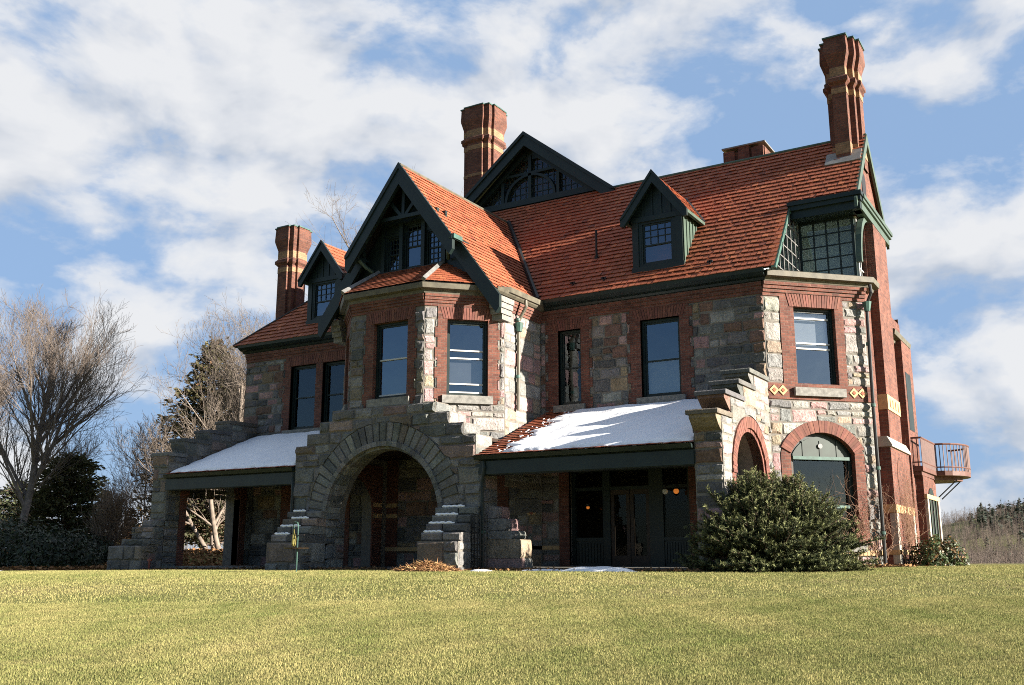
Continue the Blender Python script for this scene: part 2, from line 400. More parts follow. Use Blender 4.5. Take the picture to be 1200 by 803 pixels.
def block(mb, fr, r, circ, col, rz, m):
    g = 0.010; u0, u1, v0, v1 = r[0]+g, r[1]-g, r[2]+g, r[3]-g
    cu, cv = (u0+u1)/2, (v0+v1)/2
    def push(u, v):
        for (a, b, rad) in circ:
            d = math.hypot(u-a, v-b)
            if d < rad and d > 1e-6: u, v = a+(u-a)*rad/d, b+(v-b)*rad/d
        return u, v
    for (a, b, rad) in circ:
        if all(math.hypot(x-a, y-b) < rad for x in (u0, u1) for y in (v0, v1)): return
    j = lambda k: random.uniform(-k, k)
    nx = 2 if u1-u0 < 0.5 else 3; ny = 2
    ins = min(0.045, (u1-u0)*0.2, (v1-v0)*0.2)
    rr = (rz*.62 if lightstone(col) else rz)*random.uniform(0.35, 1.15)
    per = []
    us = np.linspace(u0, u1, nx+1); vs = np.linspace(v0, v1, ny+1); J = {(a, b): (j(.013), j(.013)) for a in range(nx+1) for b in range(ny+1)}
    ui = np.linspace(u0+ins, u1-ins, nx+1); vi = np.linspace(v0+ins, v1-ins, ny+1)
    O = [[push(us[a]+J[a, b][0], vs[b]+J[a, b][1]) for b in range(ny+1)] for a in range(nx+1)]
    I = [[(*push(ui[a]+J[a, b][0]+j(ins*.7), vi[b]+J[a, b][1]+j(ins*.7)), rr*random.uniform(0.6, 1.25)) for b in range(ny+1)] for a in range(nx+1)]
    for a in range(nx):
        for b in range(ny):
            mb.face([fr(*I[a][b]), fr(*I[a+1][b]), fr(*I[a+1][b+1]), fr(*I[a][b+1])], m, col)
    n0 = -0.01
    for a in range(nx):
        mb.face([fr(*O[a][0], n0), fr(*O[a+1][0], n0), fr(*I[a+1][0]), fr(*I[a][0])], m, col)
        mb.face([fr(*I[a][ny]), fr(*I[a+1][ny]), fr(*O[a+1][ny], n0), fr(*O[a][ny], n0)], m, col)
    for b in range(ny):
        mb.face([fr(*O[0][b], n0), fr(*I[0][b]), fr(*I[0][b+1]), fr(*O[0][b+1], n0)], m, col)
        mb.face([fr(*I[nx][b]), fr(*O[nx][b], n0), fr(*O[nx][b+1], n0), fr(*I[nx][b+1])], m, col)
def rect(u0, u1, v0, v1): return [(u0, v0), (u1, v0), (u1, v1), (u0, v1)]
def archpoly(u0, u1, v0, spring, rise=None, n=20):
    """opening with a round (rise None) or segmental head, ccw"""
    w = (u1-u0)/2; cu = (u0+u1)/2
    if rise is None: rise = w
    rad = (w*w + rise*rise)/(2*rise); cv = spring + rise - rad; a0 = math.asin(min(1, w/rad))
    if rise > w: a0 = math.pi - a0
    P = [(u0, v0), (u1, v0)]
    for i in range(n+1):
        a = a0 - 2*a0*i/n; P.append((cu + rad*math.sin(a), cv + rad*math.cos(a)))
    return P
def archring(u0, u1, v0, spring, rise, t, n=20):
    """outer outline of a surround of thickness t round archpoly"""
    w = (u1-u0)/2
    r = w if rise is None else rise
    return archpoly(u0-t, u1+t, v0, spring, r+t, n)
def voussoirs(mb, fr, cu, cv, r0, r1f, a0, a1, n, pal, m=1, nb=0.0, rz=0.06):
    for i in range(n):
        b0 = a0+(a1-a0)*i/n+0.006; b1 = a0+(a1-a0)*(i+1)/n-0.006
        r1 = r1f(i); col = pick(pal); rr = rz*random.uniform(0.5, 1.2); g = 0.025
        P = lambda r, a, n_: fr(cu+r*math.cos(a), cv+r*math.sin(a), nb+n_)
        o = [(r0, b0), (r1, b0), (r1, b1), (r0, b1)]; e = (b1-b0)*0.07
        q = [(r0+g, b0+e), (r1-g, b0+e*.7), (r1-g, b1-e*.7), (r0+g, b1-e)]
        hs = [rr*random.uniform(.7, 1.2) for _ in range(4)]
        mb.face([P(*q[k], hs[k]) for k in range(4)], m, col)
        for k in range(4):
            l = (k+1) % 4
            mb.face([P(*o[k], -0.01), P(*o[l], -0.01), P(*q[l], hs[l]), P(*q[k], hs[k])], m, col)

# ------------------------------------------------------------------ roof tiles
def clip(poly, a, b):
    """keep what is left of a->b"""
    out = []; f = lambda p: (b[0]-a[0])*(p[1]-a[1]) - (b[1]-a[1])*(p[0]-a[0])
    for i in range(len(poly)):
        p, q = poly[i], poly[(i+1) % len(poly)]; fp, fq = f(p), f(q)
        if fp >= 0: out.append(p)
        if (fp > 0 > fq) or (fp < 0 < fq):
            t = fp/(fp-fq); out.append((p[0]+t*(q[0]-p[0]), p[1]+t*(q[1]-p[1])))
    return out
def tilecol():
    k = random.random()
    c = (0.315, 0.094, 0.046) if k < 0.70 else (0.31, 0.088, 0.044) if k < 0.90 else (0.40, 0.13, 0.06) if k < 0.985 else (0.20, 0.062, 0.038)
    f = random.uniform(0.9, 1.09); return tuple(x*f for x in c)
def tiles(mb, fr, convex, expo=0.20, wid=0.17, thick=0.032, m=0, mb_=1):
    """laps real tiles over convex polygons given in (u along eave, v up the slope)"""
    for poly in convex:
        mb.face([fr(*p, -0.03) for p in poly], mb_, (0.12, 0.05, 0.04))
        us = [p[0] for p in poly]; vs = [p[1] for p in poly]
        r0 = int(math.floor(min(vs)/expo)); r1 = int(math.ceil(max(vs)/expo))
        for r_ in range(r0, r1+1):
            v0 = r_*expo; off = (r_ % 2)*wid/2 + random.uniform(-.01, .01)
            c0 = int(math.floor((min(us)-off)/wid)); c1 = int(math.ceil((max(us)-off)/wid))
            for c_ in range(c0, c1+1):
                u0 = off+c_*wid+0.004; u1 = u0+wid-0.008; jj_ = random.uniform(-.008, .008)
                q = [(u0, v0+jj_), (u1, v0+jj_), (u1, v0+expo+0.03), (u0, v0+expo+0.03)]
                for i in range(len(poly)):
                    q = clip(q, poly[i], poly[(i+1) % len(poly)])
                    if len(q) < 3: break
                if len(q) < 3: continue
                tk = thick*random.uniform(0.9, 1.35); til = random.uniform(-.003, .003)
                nn = lambda p: tk*(1-0.95*(p[1]-v0)/(expo+0.03)) + 0.006 + til*(p[0]-u0)/wid
                col = tilecol()
                mb.face([fr(*p, nn(p)) for p in q], m, col)
                lo = sorted(q, key=lambda p: p[1])[:2]; lo.sort(key=lambda p: p[0])
                if abs(lo[0][1]-lo[1][1]) < 0.03: mb.face([fr(*lo[0], nn(lo[0])-.45*thick), fr(*lo[1], nn(lo[1])-.45*thick), fr(*lo[1], nn(lo[1])), fr(*lo[0], nn(lo[0]))], m, col)
                if abs(lo[0][1]-lo[1][1]) < 0.03: mb.face([fr(lo[0][0], lo[0][1]+.03, nn(lo[0])-.5*thick), fr(lo[1][0], lo[1][1]+.03, nn(lo[1])-.5*thick), fr(*lo[1], nn(lo[1])-.45*thick), fr(*lo[0], nn(lo[0])-.45*thick)], m, col)

# ================================================================== THE MANSION
HOUSE = empty('mansion', (-9.0, 4.0, 0.0))
tag(HOUSE, 'large stone and brick mansion with red tiled roofs and tall brick chimneys', 'mansion')
FM = Fr((0, 0, 0), (1, 0, 0), (0, 0, 1), (0, -1, 0))
def plane_y(y): return Fr((0, y, 0), (1, 0, 0), (0, 0, 1), (0, -1, 0))

def teeth(B, t=0.10, p=0.31):
    """B plus the bricks that tooth into the stonework on either side"""
    L0, L1, V0, V1 = B; o = [B]; v = V0+p*.4
    while v+p < V1-.05: o += [(L0-t, L0+.001, v, v+p), (L1-.001, L1+t, v, v+p)]; v += 2*p
    return o
def window(fr, u0, u1, v0, v1, depth=0.17, frame=0.075, rails=(0.5,), grid=None, gridv=None, railmat=None, glass=None, blind=None, sill=True, parent=HOUSE, mull=(), fmat=None, sillw=0.12, sillm=None, blindmat=None):
    """sash window: frame mesh with sashes, panes, blind and sill as its children"""
    mb = MB(); a, b = -depth-0.10, -depth+0.05
    mb.fbox(fr, u0, u0+frame, v0, v1, a, b); mb.fbox(fr, u1-frame, u1, v0, v1, a, b)
    mb.fbox(fr, u0+frame, u1-frame, v0, v0+frame, a, b-.002); mb.fbox(fr, u0+frame, u1-frame, v1-frame, v1, a, b-.002)
    for q in mull: mb.fbox(fr, q-0.04, q+0.04, v0+frame, v1-frame, a, b-.004)
    w = mb.build('window', fmat or M_GREEN, parent)
    s = MB(); i0, i1, j0, j1 = u0+frame, u1-frame, v0+frame, v1-frame
    k = 0.045; n0, n1 = -depth-0.05, -depth+0.005
    s.fbox(fr, i0, i0+k, j0, j1, n0, n1); s.fbox(fr, i1-k, i1, j0, j1, n0, n1)
    s.fbox(fr, i0+k, i1-k, j0, j0+k*1.3, n0, n1-.002); s.fbox(fr, i0+k, i1-k, j1-k, j1, n0, n1-.002)
    for q in list(rails) + ([0.025] if railmat else []):
        rm = MB(); vv = j0+(j1-j0)*q; rm.fbox(fr, i0+k, i1-k, vv-0.022, vv+0.022, n0, n1+0.012); rm.build('meeting_rail', railmat or M_GREEN, w)
    if grid:
        gx, gy = grid; g0, g1 = gridv or (j0, j1)
        for x in range(1, gx): 
            uu = i0+(i1-i0)*x/gx; s.fbox(fr, uu-0.012, uu+0.012, g0, g1, n0+.01, n1-.012)
        for y in range(1, gy):
            vv = g0+(g1-g0)*y/gy; s.fbox(fr, i0+k, i1-k, vv-0.012, vv+0.012, n0+.012, n1-.01)
    s.build('sash', M_GREEN, w)
    p = MB(); p.face([fr(i0, j0, -depth-.03), fr(i1, j0, -depth-.03), fr(i1, j1, -depth-.03), fr(i0, j1, -depth-.03)]); p.build('pane', glass or M_GLASS, w)
    if blind:
        bl = MB(); bl.fbox(fr, i0+.02, i1-.02, j0+(j1-j0)*blind[0], j0+(j1-j0)*blind[1], -depth-.17, -depth-.15); bl.build('blind', blindmat or M_BLIND, w)
    if sill:
        sl = MB(); sl.fbox(fr, u0-0.14, u1+0.14, v0-0.24, v0, -depth, sillw); sl.build('sill', sillm or M_SILL, w)
    return w

def surround(fr, L0, L1, V0, V1, hole, n=0.03, parent=HOUSE, m=None, extra=(), depth=0.34, toothed=False):
    mb = MB(); mb.slab(fr, rect(L0, L1, V0, V1), [hole] + list(extra), -depth, n)
    if toothed:
        for q in teeth((L0, L1, V0, V1), .10 if fr is FM else .075)[1:]: mb.fbox(fr, q[0]+(.003 if q[0] > L0 else 0), q[1]-(.003 if q[1] < L1 else 0), q[2], q[3], -.05, n-.002)
    return mb.build('brick_surround', m or M_BRICK, parent)
def soldier(fr, u0, u1, v0, v1, n=0.045, parent=HOUSE):
    """flat brick arch of upright bricks, slightly proud"""
    mb = MB(); k = int((u1-u0)/0.078)
    for i in range(k):
        a = u0+(u1-u0)*i/k; sl = ((i+.5)/k-.5)*0.22
        x = random.uniform(0.7, 1.2); c = (x, x*random.uniform(.9, 1.05), x)
        mb.prism(fr, [(a+.005, v0), (a+0.073, v0), (a+0.073+sl, v1), (a+.005+sl, v1)], 0.0, n+random.uniform(-.006, .006), 0, c)
    return mb.build('window_lintel', M_VOUS, parent)
def m_vous():
    m, t, b = mat('gauged_brick'); c = coord(t)
    f = ramp(t, noise(t, c, 9, 4), [(0.3, .75), (0.7, 1.2)])
    L(t, mixc(t, 1.0, mixc(t, 1.0, (0.150, 0.058, 0.040), attr(t), 'MULTIPLY'), f, 'MULTIPLY'), b.inputs['Base Color']); b.inputs['Roughness'].default_value = .85; return m
M_VOUS = m_vous()
def brickarch(fr, u0, u1, spring, rise, t, n=0.05, parent=HOUSE, name='brick_arch', nb=0.0):
    """ring of bricks on edge round an arched opening"""
    w = (u1-u0)/2; cu = (u0+u1)/2; rise = w if rise is None else rise
    rad = (w*w+rise*rise)/(2*rise); cv = spring+rise-rad; a0 = math.asin(min(1, w/rad))
    if rise > w: a0 = math.pi-a0
    mb = MB(); k = max(8, int(2*a0*(rad+t/2)/0.082))
    for i in range(k):
        a = math.pi/2-a0+2*a0*i/k; b = math.pi/2-a0+2*a0*(i+1)/k-0.006/(rad+t)
        x = random.uniform(0.72, 1.25); c = (x, x*random.uniform(.9, 1.05), x)
        mb.prism(fr, [(cu+r*math.cos(q), cv+r*math.sin(q)) for r, q in ((rad, a), (rad+t, a), (rad+t, b), (rad, b))], nb-0.02, nb+n+random.uniform(-.007, .007), 0, c)
    return mb.build(name, M_VOUS, parent)

def band(fr, u0, u1, v0, v1, n, m, name='brick_band', parent=HOUSE, steps=1, dn=0.04):
    mb = MB()
    for i in range(steps):
        a = v0+(v1-v0)*i/steps; b = v0+(v1-v0)*(i+1)/steps
        mb.fbox(fr, u0, u1, a, b-(0.0 if i == steps-1 else 0.002), -0.2, n+dn*i)
    return mb.build(name, m, parent)
def diamond(fr, u, v, r=0.155, n=0.035, parent=HOUSE):
    mb = MB(); mb.prism(fr, [(u-r, v), (u, v-r), (u+r, v), (u, v+r)], 0, n+.02)
    mb2 = MB(); q = r*0.42; mb2.prism(fr, [(u-q, v), (u, v-q), (u+q, v), (u, v+q)], 0, n+.035)
    o = mb.build('terracotta_diamond', M_TERRA_PLAIN, parent); mb2.build('diamond_boss', M_VOUSP, o)
M_TERRA_PLAIN = m_plain('buff_terracotta', (0.44, 0.30, 0.155), .8, .15, 8)
M_VOUSP = m_plain('red_terracotta', (0.27, 0.09, 0.05), .85, .2, 8)
def cornice(pts, z0, mat_=None, prof=((0.0, 0.0), (0.12, 0.0), (0.14, 0.09), (0.30, 0.12), (0.33, 0.27), (0.28, 0.30), (0.0, 0.30)), name='cornice', parent=HOUSE, ends=True):
    """moulding swept along a plan polyline, outside on the right"""
    P = [Vector((p[0], p[1], 0)) for p in pts]; mb = MB(); rows = []
    for i, p in enumerate(P):
        ds = []
        if i > 0: ds.append((P[i]-P[i-1]).normalized())
        if i < len(P)-1: ds.append((P[i+1]-P[i]).normalized())
        ns = [Vector((d.y, -d.x, 0)) for d in ds]; n = sum(ns, Vector()).normalized(); k = 1/max(0.3, n.dot(ns[0]))
        rows.append([Vector((p.x, p.y, z0+b))+n*k*a for a, b in prof])
    for r0, r1 in zip(rows, rows[1:]):
        for j in range(len(prof)):
            l = (j+1) % len(prof); mb.face([r0[j], r1[j], r1[l], r0[l]])
    if ends: mb.face(rows[0][::-1]); mb.face(rows[-1])
    return mb.build(name, mat_ or M_GREEN, parent)
GUTTER = ((0.0, 0.0), (0.10, 0.0), (0.16, 0.07), (0.30, 0.10), (0.42, 0.18), (0.44, 0.30), (0.40, 0.30), (0.38, 0.22), (0.10, 0.2), (0.0, 0.30))

# ---------------------------------------------------------------- long facade between the bay and the canted corner, and the wing beyond the bay
W_BIG = (-3.83, -2.56, 5.06, 7.46); W_SML = (-6.69, -5.87, 5.04, 7.46)
W_WA = (-18.22, -16.95, 5.0, 7.44); W_WB = (-16.62, -15.3, 5.0, 7.44)
B_BIG = (-4.17, -2.25, 4.80, 7.80); B_SML = (-7.05, -5.58, 4.80, 7.80); B_WW = (-18.5, -15.0, 4.74, 7.80)
DOOR = (-6.36, -2.45, 0.12, 3.05)
WDOOR = (-17.9, -15.6, 0.05, 2.9)
mb = MB()
mb.holed(FM, rect(-20.6, -0.0, -0.6, 8.15), [rect(*W_BIG), rect(*W_SML), rect(*W_WA), rect(*W_WB), rect(*DOOR), rect(*WDOOR), rect(-12.9, -8.2, 0.05, 3.2)], 0, 0, (1, 1, 1))
for h in (W_BIG, W_SML, W_WA, W_WB, DOOR, WDOOR): mb.reveal(FM, rect(*h), -0.34, 0, 0)
stones(mb, FM, [(-7.35, 0.0, 4.2, 7.78)], keep=teeth(B_BIG)+teeth(B_SML), cmin=.24, cmax=.5, wk=.85)
stones(mb, FM, [(-20.6, -13.6, 4.3, 7.78)], keep=teeth(B_WW), cmin=.24, cmax=.5, wk=.85)
stones(mb, FM, [(-9.5, -6.72, 0.0, 3.3)], keep=[(-7.95, -7.42, -1, 4), (-8.2, -6.7, 0.58, 0.74)], pal=[(STONES[i][0], STONES[i][1]) for i in (0, 1, 2, 3, 5)])
stones(mb, FM, [(-2.1, -0.7, 0.0, 3.3)]); stones(mb, FM, [(-20.0, -13.4, 0.0, 3.4)], keep=[(-18.4, -15.1, -1, 3.3)])
mb.build('wall', [M_MORTAR, M_STONE], HOUSE)
surround(FM, *B_BIG, rect(*W_BIG), toothed=True); surround(FM, *B_SML, rect(*W_SML), toothed=True)
surround(FM, *B_WW, rect(*W_WA), extra=[rect(*W_WB)], toothed=True)
for u0, u1 in ((-3.95, -2.44), (-6.8, -5.76), (-18.3, -16.87), (-16.7, -15.2)): soldier(FM, u0, u1, 7.46, 7.80)
band(FM, -7.35, 0.0, 7.80, 8.15, 0.03, M_BRICK, steps=3, dn=0.035); band(FM, -20.62, -13.65, 7.80, 8.15, 0.03, M_BRICK, steps=3, dn=0.035)
window(FM, *W_BIG, rails=(0.47,), glass=M_GLASSHI, blind=(0.03, 0.5)); window(FM, *W_SML, rails=(0.5,), glass=M_GLASS)
window(FM, *W_WA, rails=(0.5,), glass=M_GLASS, sill=False); window(FM, *W_WB, rails=(0.5,), glass=M_GLASS, sill=False)
mb = MB(); mb.fbox(FM, -18.45, -15.0, 4.72, 4.995, -0.1, 0.13); mb.build('sill_course', M_SILL, HOUSE)
cornice([(-20.75, 0.02), (-13.6, 0.02)], 8.17, prof=GUTTER, name='gutter'); cornice([(-7.36, 0.02), (0.15, 0.02)], 8.17, prof=GUTTER, name='gutter')
# brick panels of the porch back wall
for a, b in ((-7.95, -7.42), (-6.70, -6.36), (-2.45, -2.05)):
    mb = MB(); mb.fbox(FM, a, b, 0.0, 3.4, -0.1, 0.03); mb.build('brick_pier', M_BRICK, HOUSE)
mb = MB(); mb.fbox(FM, -8.2, -6.7, 0.60, 0.72, -0.05, 0.05); mb.build('terracotta_band', M_TERRA_PLAIN, HOUSE)
diamond(FM, -7.68, 1.75, 0.2)
# entrance screen under the porch
mb = MB(); d0, d1 = -0.30, -0.16
for a, b in ((-6.36, -6.24), (-5.30, -5.06), (-3.78, -3.34), (-2.57, -2.45)): mb.fbox(FM, a, b, 0.1, 3.05, d0, d1)
mb.fbox(FM, -6.24, -2.57, 2.93, 3.05, d0, d1-.01); mb.fbox(FM, -6.24, -2.57, 2.36, 2.46, d0, d1-.01)
for a, b in ((-6.24, -5.30), (-3.34, -2.57)):
    mb.fbox(FM, a, b, 0.1, 0.85, d0, d1-.05); mb.fbox(FM, a, b, 0.85, 0.95, d0, d1-.008)
    for i in range(9): mb.fbox(FM, a+(b-a)*(i+.5)/9-.03, a+(b-a)*(i+.5)/9+.03, 0.2, 0.8, d1-.05, d1-.025)
scr = mb.build('entrance_screen', M_GREEN, HOUSE)
for a, b in ((-5.06, -4.42), (-4.42, -3.78)):
    mb = MB(); z1 = 2.36
    mb.fbox(FM, a+.01, a+.12, 0.12, z1, d0+.03, d1-.04); mb.fbox(FM, b-.12, b-.01, 0.12, z1, d0+.03, d1-.04)
    mb.fbox(FM, a+.12, b-.12, 0.12, 0.42, d0+.03, d1-.042); mb.fbox(FM, a+.12, b-.12, z1-.14, z1, d0+.03, d1-.042)
    dd = mb.build('door', M_WOOD, scr)
mb = MB()
for a, b, c, d in ((-6.24, -5.30, .95, 2.36), (-3.34, -2.57, .95, 2.36), (-4.94, -4.54, .42, 2.22), (-4.30, -3.90, .42, 2.22), (-6.24, -2.57, 2.46, 2.93)):
    mb.face([FM(a, c, -.25), FM(b, c, -.25), FM(b, d, -.25), FM(a, d, -.25)])
mb.build('pane', M_GLASSLO, scr)
# wing ground floor arch and door
mb = MB(); mb.slab(FM, rect(-18.4, -15.1, 0.0, 3.3), [archpoly(-17.7, -15.8, 0.03, 1.9, None)], -0.34, 0.03); mb.build('brick_surround', M_BRICK, HOUSE)
brickarch(FM, -17.7, -15.8, 1.9, None, 0.3, 0.06)
window(FM, -17.9, -15.6, 0.1, 2.9, depth=0.40, rails=(0.3, 0.7), mull=(-16.75,), glass=M_GLASSLO, sill=False)

# ---------------------------------------------------------------- projecting bay
BX0, BX1, BY = -11.9, -9.1, -3.95
FB = plane_y(BY); FBR = vfr(BX1, BY, -7.35, -2.2); FBL = vfr(-13.65, -2.2, BX0, BY); FRR = vfr(-7.35, -2.2, -7.35, 0); FRL = vfr(-13.65, 0, -13.65, -2.2)
LC = math.hypot(1.75, 1.75)
WB = (-11.0, -9.70, 5.05, 7.42); BBx = (-11.32, -9.44, 4.82, 7.779)
WC = (0.69, 1.95, 5.07, 7.40); BC = (0.40, 2.24, 4.84, 7.779)
mb = MB()
mb.holed(FB, rect(BX0, BX1, 3.76, 8.15), [rect(*WB)], 0, 0); stones(mb, FB, [(BX0, BX1, 4.6, 7.62)], keep=teeth(BBx, .075), pal=GREYS, cmin=.34, cmax=.55)
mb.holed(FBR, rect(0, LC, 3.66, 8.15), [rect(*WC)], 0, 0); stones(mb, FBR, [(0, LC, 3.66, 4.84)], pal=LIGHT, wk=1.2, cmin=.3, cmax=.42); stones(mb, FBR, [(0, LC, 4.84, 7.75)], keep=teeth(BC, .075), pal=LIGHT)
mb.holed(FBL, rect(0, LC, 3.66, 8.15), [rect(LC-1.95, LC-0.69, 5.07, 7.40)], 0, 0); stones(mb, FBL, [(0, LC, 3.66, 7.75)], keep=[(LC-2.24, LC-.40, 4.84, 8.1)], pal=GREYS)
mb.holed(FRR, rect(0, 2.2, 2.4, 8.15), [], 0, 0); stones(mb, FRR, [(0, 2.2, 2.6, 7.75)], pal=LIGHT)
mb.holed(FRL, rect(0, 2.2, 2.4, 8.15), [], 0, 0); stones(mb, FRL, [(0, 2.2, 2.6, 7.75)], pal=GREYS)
mb.build('bay_wall', [M_MORTAR, M_STONE], HOUSE)
surround(FB, *BBx, rect(*WB), toothed=True); surround(FBR, *BC, rect(*WC), toothed=True); surround(FBL, LC-2.24, LC-.40, 4.84, 7.779, rect(LC-1.95, LC-0.69, 5.07, 7.40))
soldier(FB, -11.12, -9.58, 7.42, 7.78); soldier(FBR, 0.57, 2.07, 7.40, 7.76)
for fr, l in ((FB, (BX0, BX1)), (FBR, (0, LC)), (FBL, (0, LC)), (FRR, (0, 2.2)), (FRL, (0, 2.2))): band(fr, l[0]-.01, l[1]+.01, 7.78, 8.15, 0.03, M_BRICK, steps=4, dn=0.03)
window(FB, *WB, rails=(0.52,), railmat=M_WHITE, glass=M_GLASSHI, blind=None)
window(FBR, *WC, rails=(0.14, 0.5, 0.61), railmat=M_WHITE, glass=M_GLASSHI, blind=(0.16, 0.5))
window(FBL, LC-1.95, LC-0.69, 5.07, 7.40, rails=(0.5,), railmat=M_WHITE, glass=M_GLASSHI)
cornice([(-13.65, 0.0), (-13.65, -2.2), (BX0, BY), (BX1, BY), (-7.35, -2.2), (-7.35, 0.0)], 8.15, M_COPPER, name='cornice')
# big entrance arch wall with stepped shoulders
AC, AR, AS = -10.42, 2.12, 1.5
FA = plane_y(-4.1)
prof = [(-13.9, -0.6), (-6.95, -0.6), (-6.95, 3.1), (-7.13, 3.1), (-7.13, 3.77), (-7.55, 3.77), (-7.55, 4.13), (-8.04, 4.13), (-8.04, 4.48), (-8.54, 4.48), (-8.54, 4.8),
        (-12.45, 4.8), (-12.45, 4.48), (-12.95, 4.48), (-12.95, 4.13), (-13.45, 4.13), (-13.45, 3.77), (-13.9, 3.77)]
ahole = archpoly(AC-AR, AC+AR, -0.4, AS, None, 36)
mb = MB(); mb.slab(FA, prof, [ahole], -0.85, 0.0, 0)
def in_prof(u, v):
    c = False
    for i in range(len(prof)):
        (x0, y0), (x1, y1) = prof[i], prof[i-1]
        if (y0 > v) != (y1 > v) and u < (x1-x0)*(v-y0)/(y1-y0)+x0: c = not c
    return c
pal = GREYS
for r_ in ((-13.9, -7.13, 3.1, 3.77), (-13.45, -7.55, 3.77, 4.13), (-12.95, -8.04, 4.13, 4.48), (-12.45, -8.54, 4.48, 4.8)):
    stones(mb, FA, [r_], circ=[(AC, AS, 2.83)], pal=pal, cmin=.30, cmax=.40, wk=1.1, raise_=.07)
stones(mb, FA, [(-13.9, AC-AR, -0.2, 3.1), (AC+AR, -6.95, -0.2, 3.1)], circ=[(AC, AS, 2.83)], pal=pal, wk=1.1, raise_=.07)
stones(mb, FA, [(AC-AR, AC+AR, AS, 3.1)], circ=[(AC, AS, 2.83)], pal=pal, raise_=.07)
voussoirs(mb, FA, AC, AS, AR+0.02, lambda i: 2.82 + (0.0 if 6 < i < 24 else 0.10*(i % 2)), 0.02, math.pi-0.02, 31, [(GREYS[0][0], .5), (GREYS[1][0], .3), (GREYS[2][0], .2), (GREYS[4][0], .08)], rz=0.055)
# stones on the stepped tops, the east end and the jambs of the arch
FE = vfr(-6.95, -4.1, -6.95, -3.25); stones(mb, FE, [(0, 0.85, -0.2, 3.1)], pal=pal)
FJ = Fr((AC-AR, -4.1, 0), (0, 1, 0), (0, 0, 1), (1, 0, 0)); stones(mb, FJ, [(0, 0.85, -0.2, AS)], pal=pal)
# splayed, stepped base of the right and left piers
for (x0, x1) in ((-8.32, -6.98), (-13.92, -12.54)):
    for k, (zt, fy) in enumerate(((1.74, -4.32), (1.52, -4.50), (1.28, -4.74), (1.04, -4.98), (0.80, -5.14))):
        zb = (1.52, 1.28, 1.04, 0.80, -0.3)[k]
        if zb < 0:
            mb.box(x0, x1, fy, -4.0, zb, zt, 0); f5 = plane_y(fy); stones(mb, f5, [(x0, x1, -0.25, zt)], pal=pal, cmin=.36, cmax=.5, raise_=.07)
            fe = vfr(x1, fy, x1, -4.1); stones(mb, fe, [(0, -4.1-fy, -0.25, zt)], pal=pal); fw_ = Fr((x0, -4.1, 0), (0, -1, 0), (0, 0, 1), (-1, 0, 0)); stones(mb, fw_, [(0, -4.1-fy, -.25, zt)], pal=pal)
        else:
            x = x0
            while x < x1-0.05:
                w = min(random.uniform(.5, .9), x1-x)
                if x1-x-w < .25: w = x1-x
                c = pick(pal); e = random.uniform(-.02, .02); mb.box(x+.008, x+w-.008, fy-e, -4.0, zb+.005, zt-.005, 1, c); 
                mb.face([(x+.05, fy-e-.05, zb+.05), (x+w-.05, fy-e-.05, zb+.05), (x+w-.05, fy-e-.045, zt-.05), (x+.05, fy-e-.055, zt-.05)], 1, c)
                for q in (((x+.008, fy-e, zb+.005), (x+w-.008, fy-e, zb+.005), (x+w-.05, fy-e-.05, zb+.05), (x+.05, fy-e-.05, zb+.05)), ((x+.05, fy-e-.055, zt-.05), (x+w-.05, fy-e-.045, zt-.05), (x+w-.008, fy-e, zt-.005), (x+.008, fy-e, zt-.005)),
                          ((x+w-.05, fy-e-.05, zb+.05), (x+w-.008, fy-e, zb+.005), (x+w-.008, fy-e, zt-.005), (x+w-.05, fy-e-.045, zt-.05)), ((x+.008, fy-e, zb+.005), (x+.05, fy-e-.05, zb+.05), (x+.05, fy-e-.055, zt-.05), (x+.008, fy-e, zt-.005))): mb.face(q, 1, c)
                x += w
# buttress stepping out sideways under the right porch
for zb, zt, xr in ((1.42, 1.76, -6.58), (1.09, 1.42, -6.28), (.86, 1.09, -6.06), (0.35, .86, -5.86), (-.3, 0.35, -5.84)):
    for (y0, y1) in ((-3.88, -3.60), (-3.60, -3.20)):
        c = pick(LIGHT); e = random.uniform(-.02, .03)
        P = [(-6.95, zb+.006), (xr+e-.03, zb+.006), (xr+e, zb+.05), (xr+e+.012, (zb+zt)/2), (xr+e-.01, zt-.04), (xr+e-.05, zt-.004), (-6.95, zt-.004)]
        mb.prism(plane_y(y0), P, -(y1-y0)+.006, 0.0, 1, c)
# ledge that closes the vestibule behind the shoulders
for k in range(4):
    xs, za, zb_ = ((-7.13, 3.1, 3.77), (-7.55, 3.77, 4.13), (-8.04, 4.13, 4.48), (-8.54, 4.48, 4.8))[k]
    stones(mb, vfr(xs, -4.1, xs, -3.25), [(0, .85, za, zb_)], pal=LIGHT, cmin=.3, cmax=.4, wk=1.2)
mb.build('arch_wall', [M_MORTAR, M_STONE], HOUSE)
mb = MB(); mb.box(-13.85, -7.16, -3.9, -.02, 3.64, 3.74); mb.build('porch_ceiling', M_WOOD, HOUSE)
mb = MB(); n = 36
for i in range(n):
    a, b = math.pi*i/n, math.pi*(i+1)/n
    for (r0, r1, n0, n1) in ((AR-0.10, AR+0.02, -0.5, -0.05), (AR-0.02, AR+0.13, -0.06, 0.10)):
        mb.prism(FA, [(AC+r*math.cos(q), AS+r*math.sin(q)) for r, q in ((r0, a), (r1, a), (r1, b-.004), (r0, b-.004))], n0, n1, 0, pick(GREYS[:3]))
mb.build('arch_moulding', M_STONE, HOUSE)
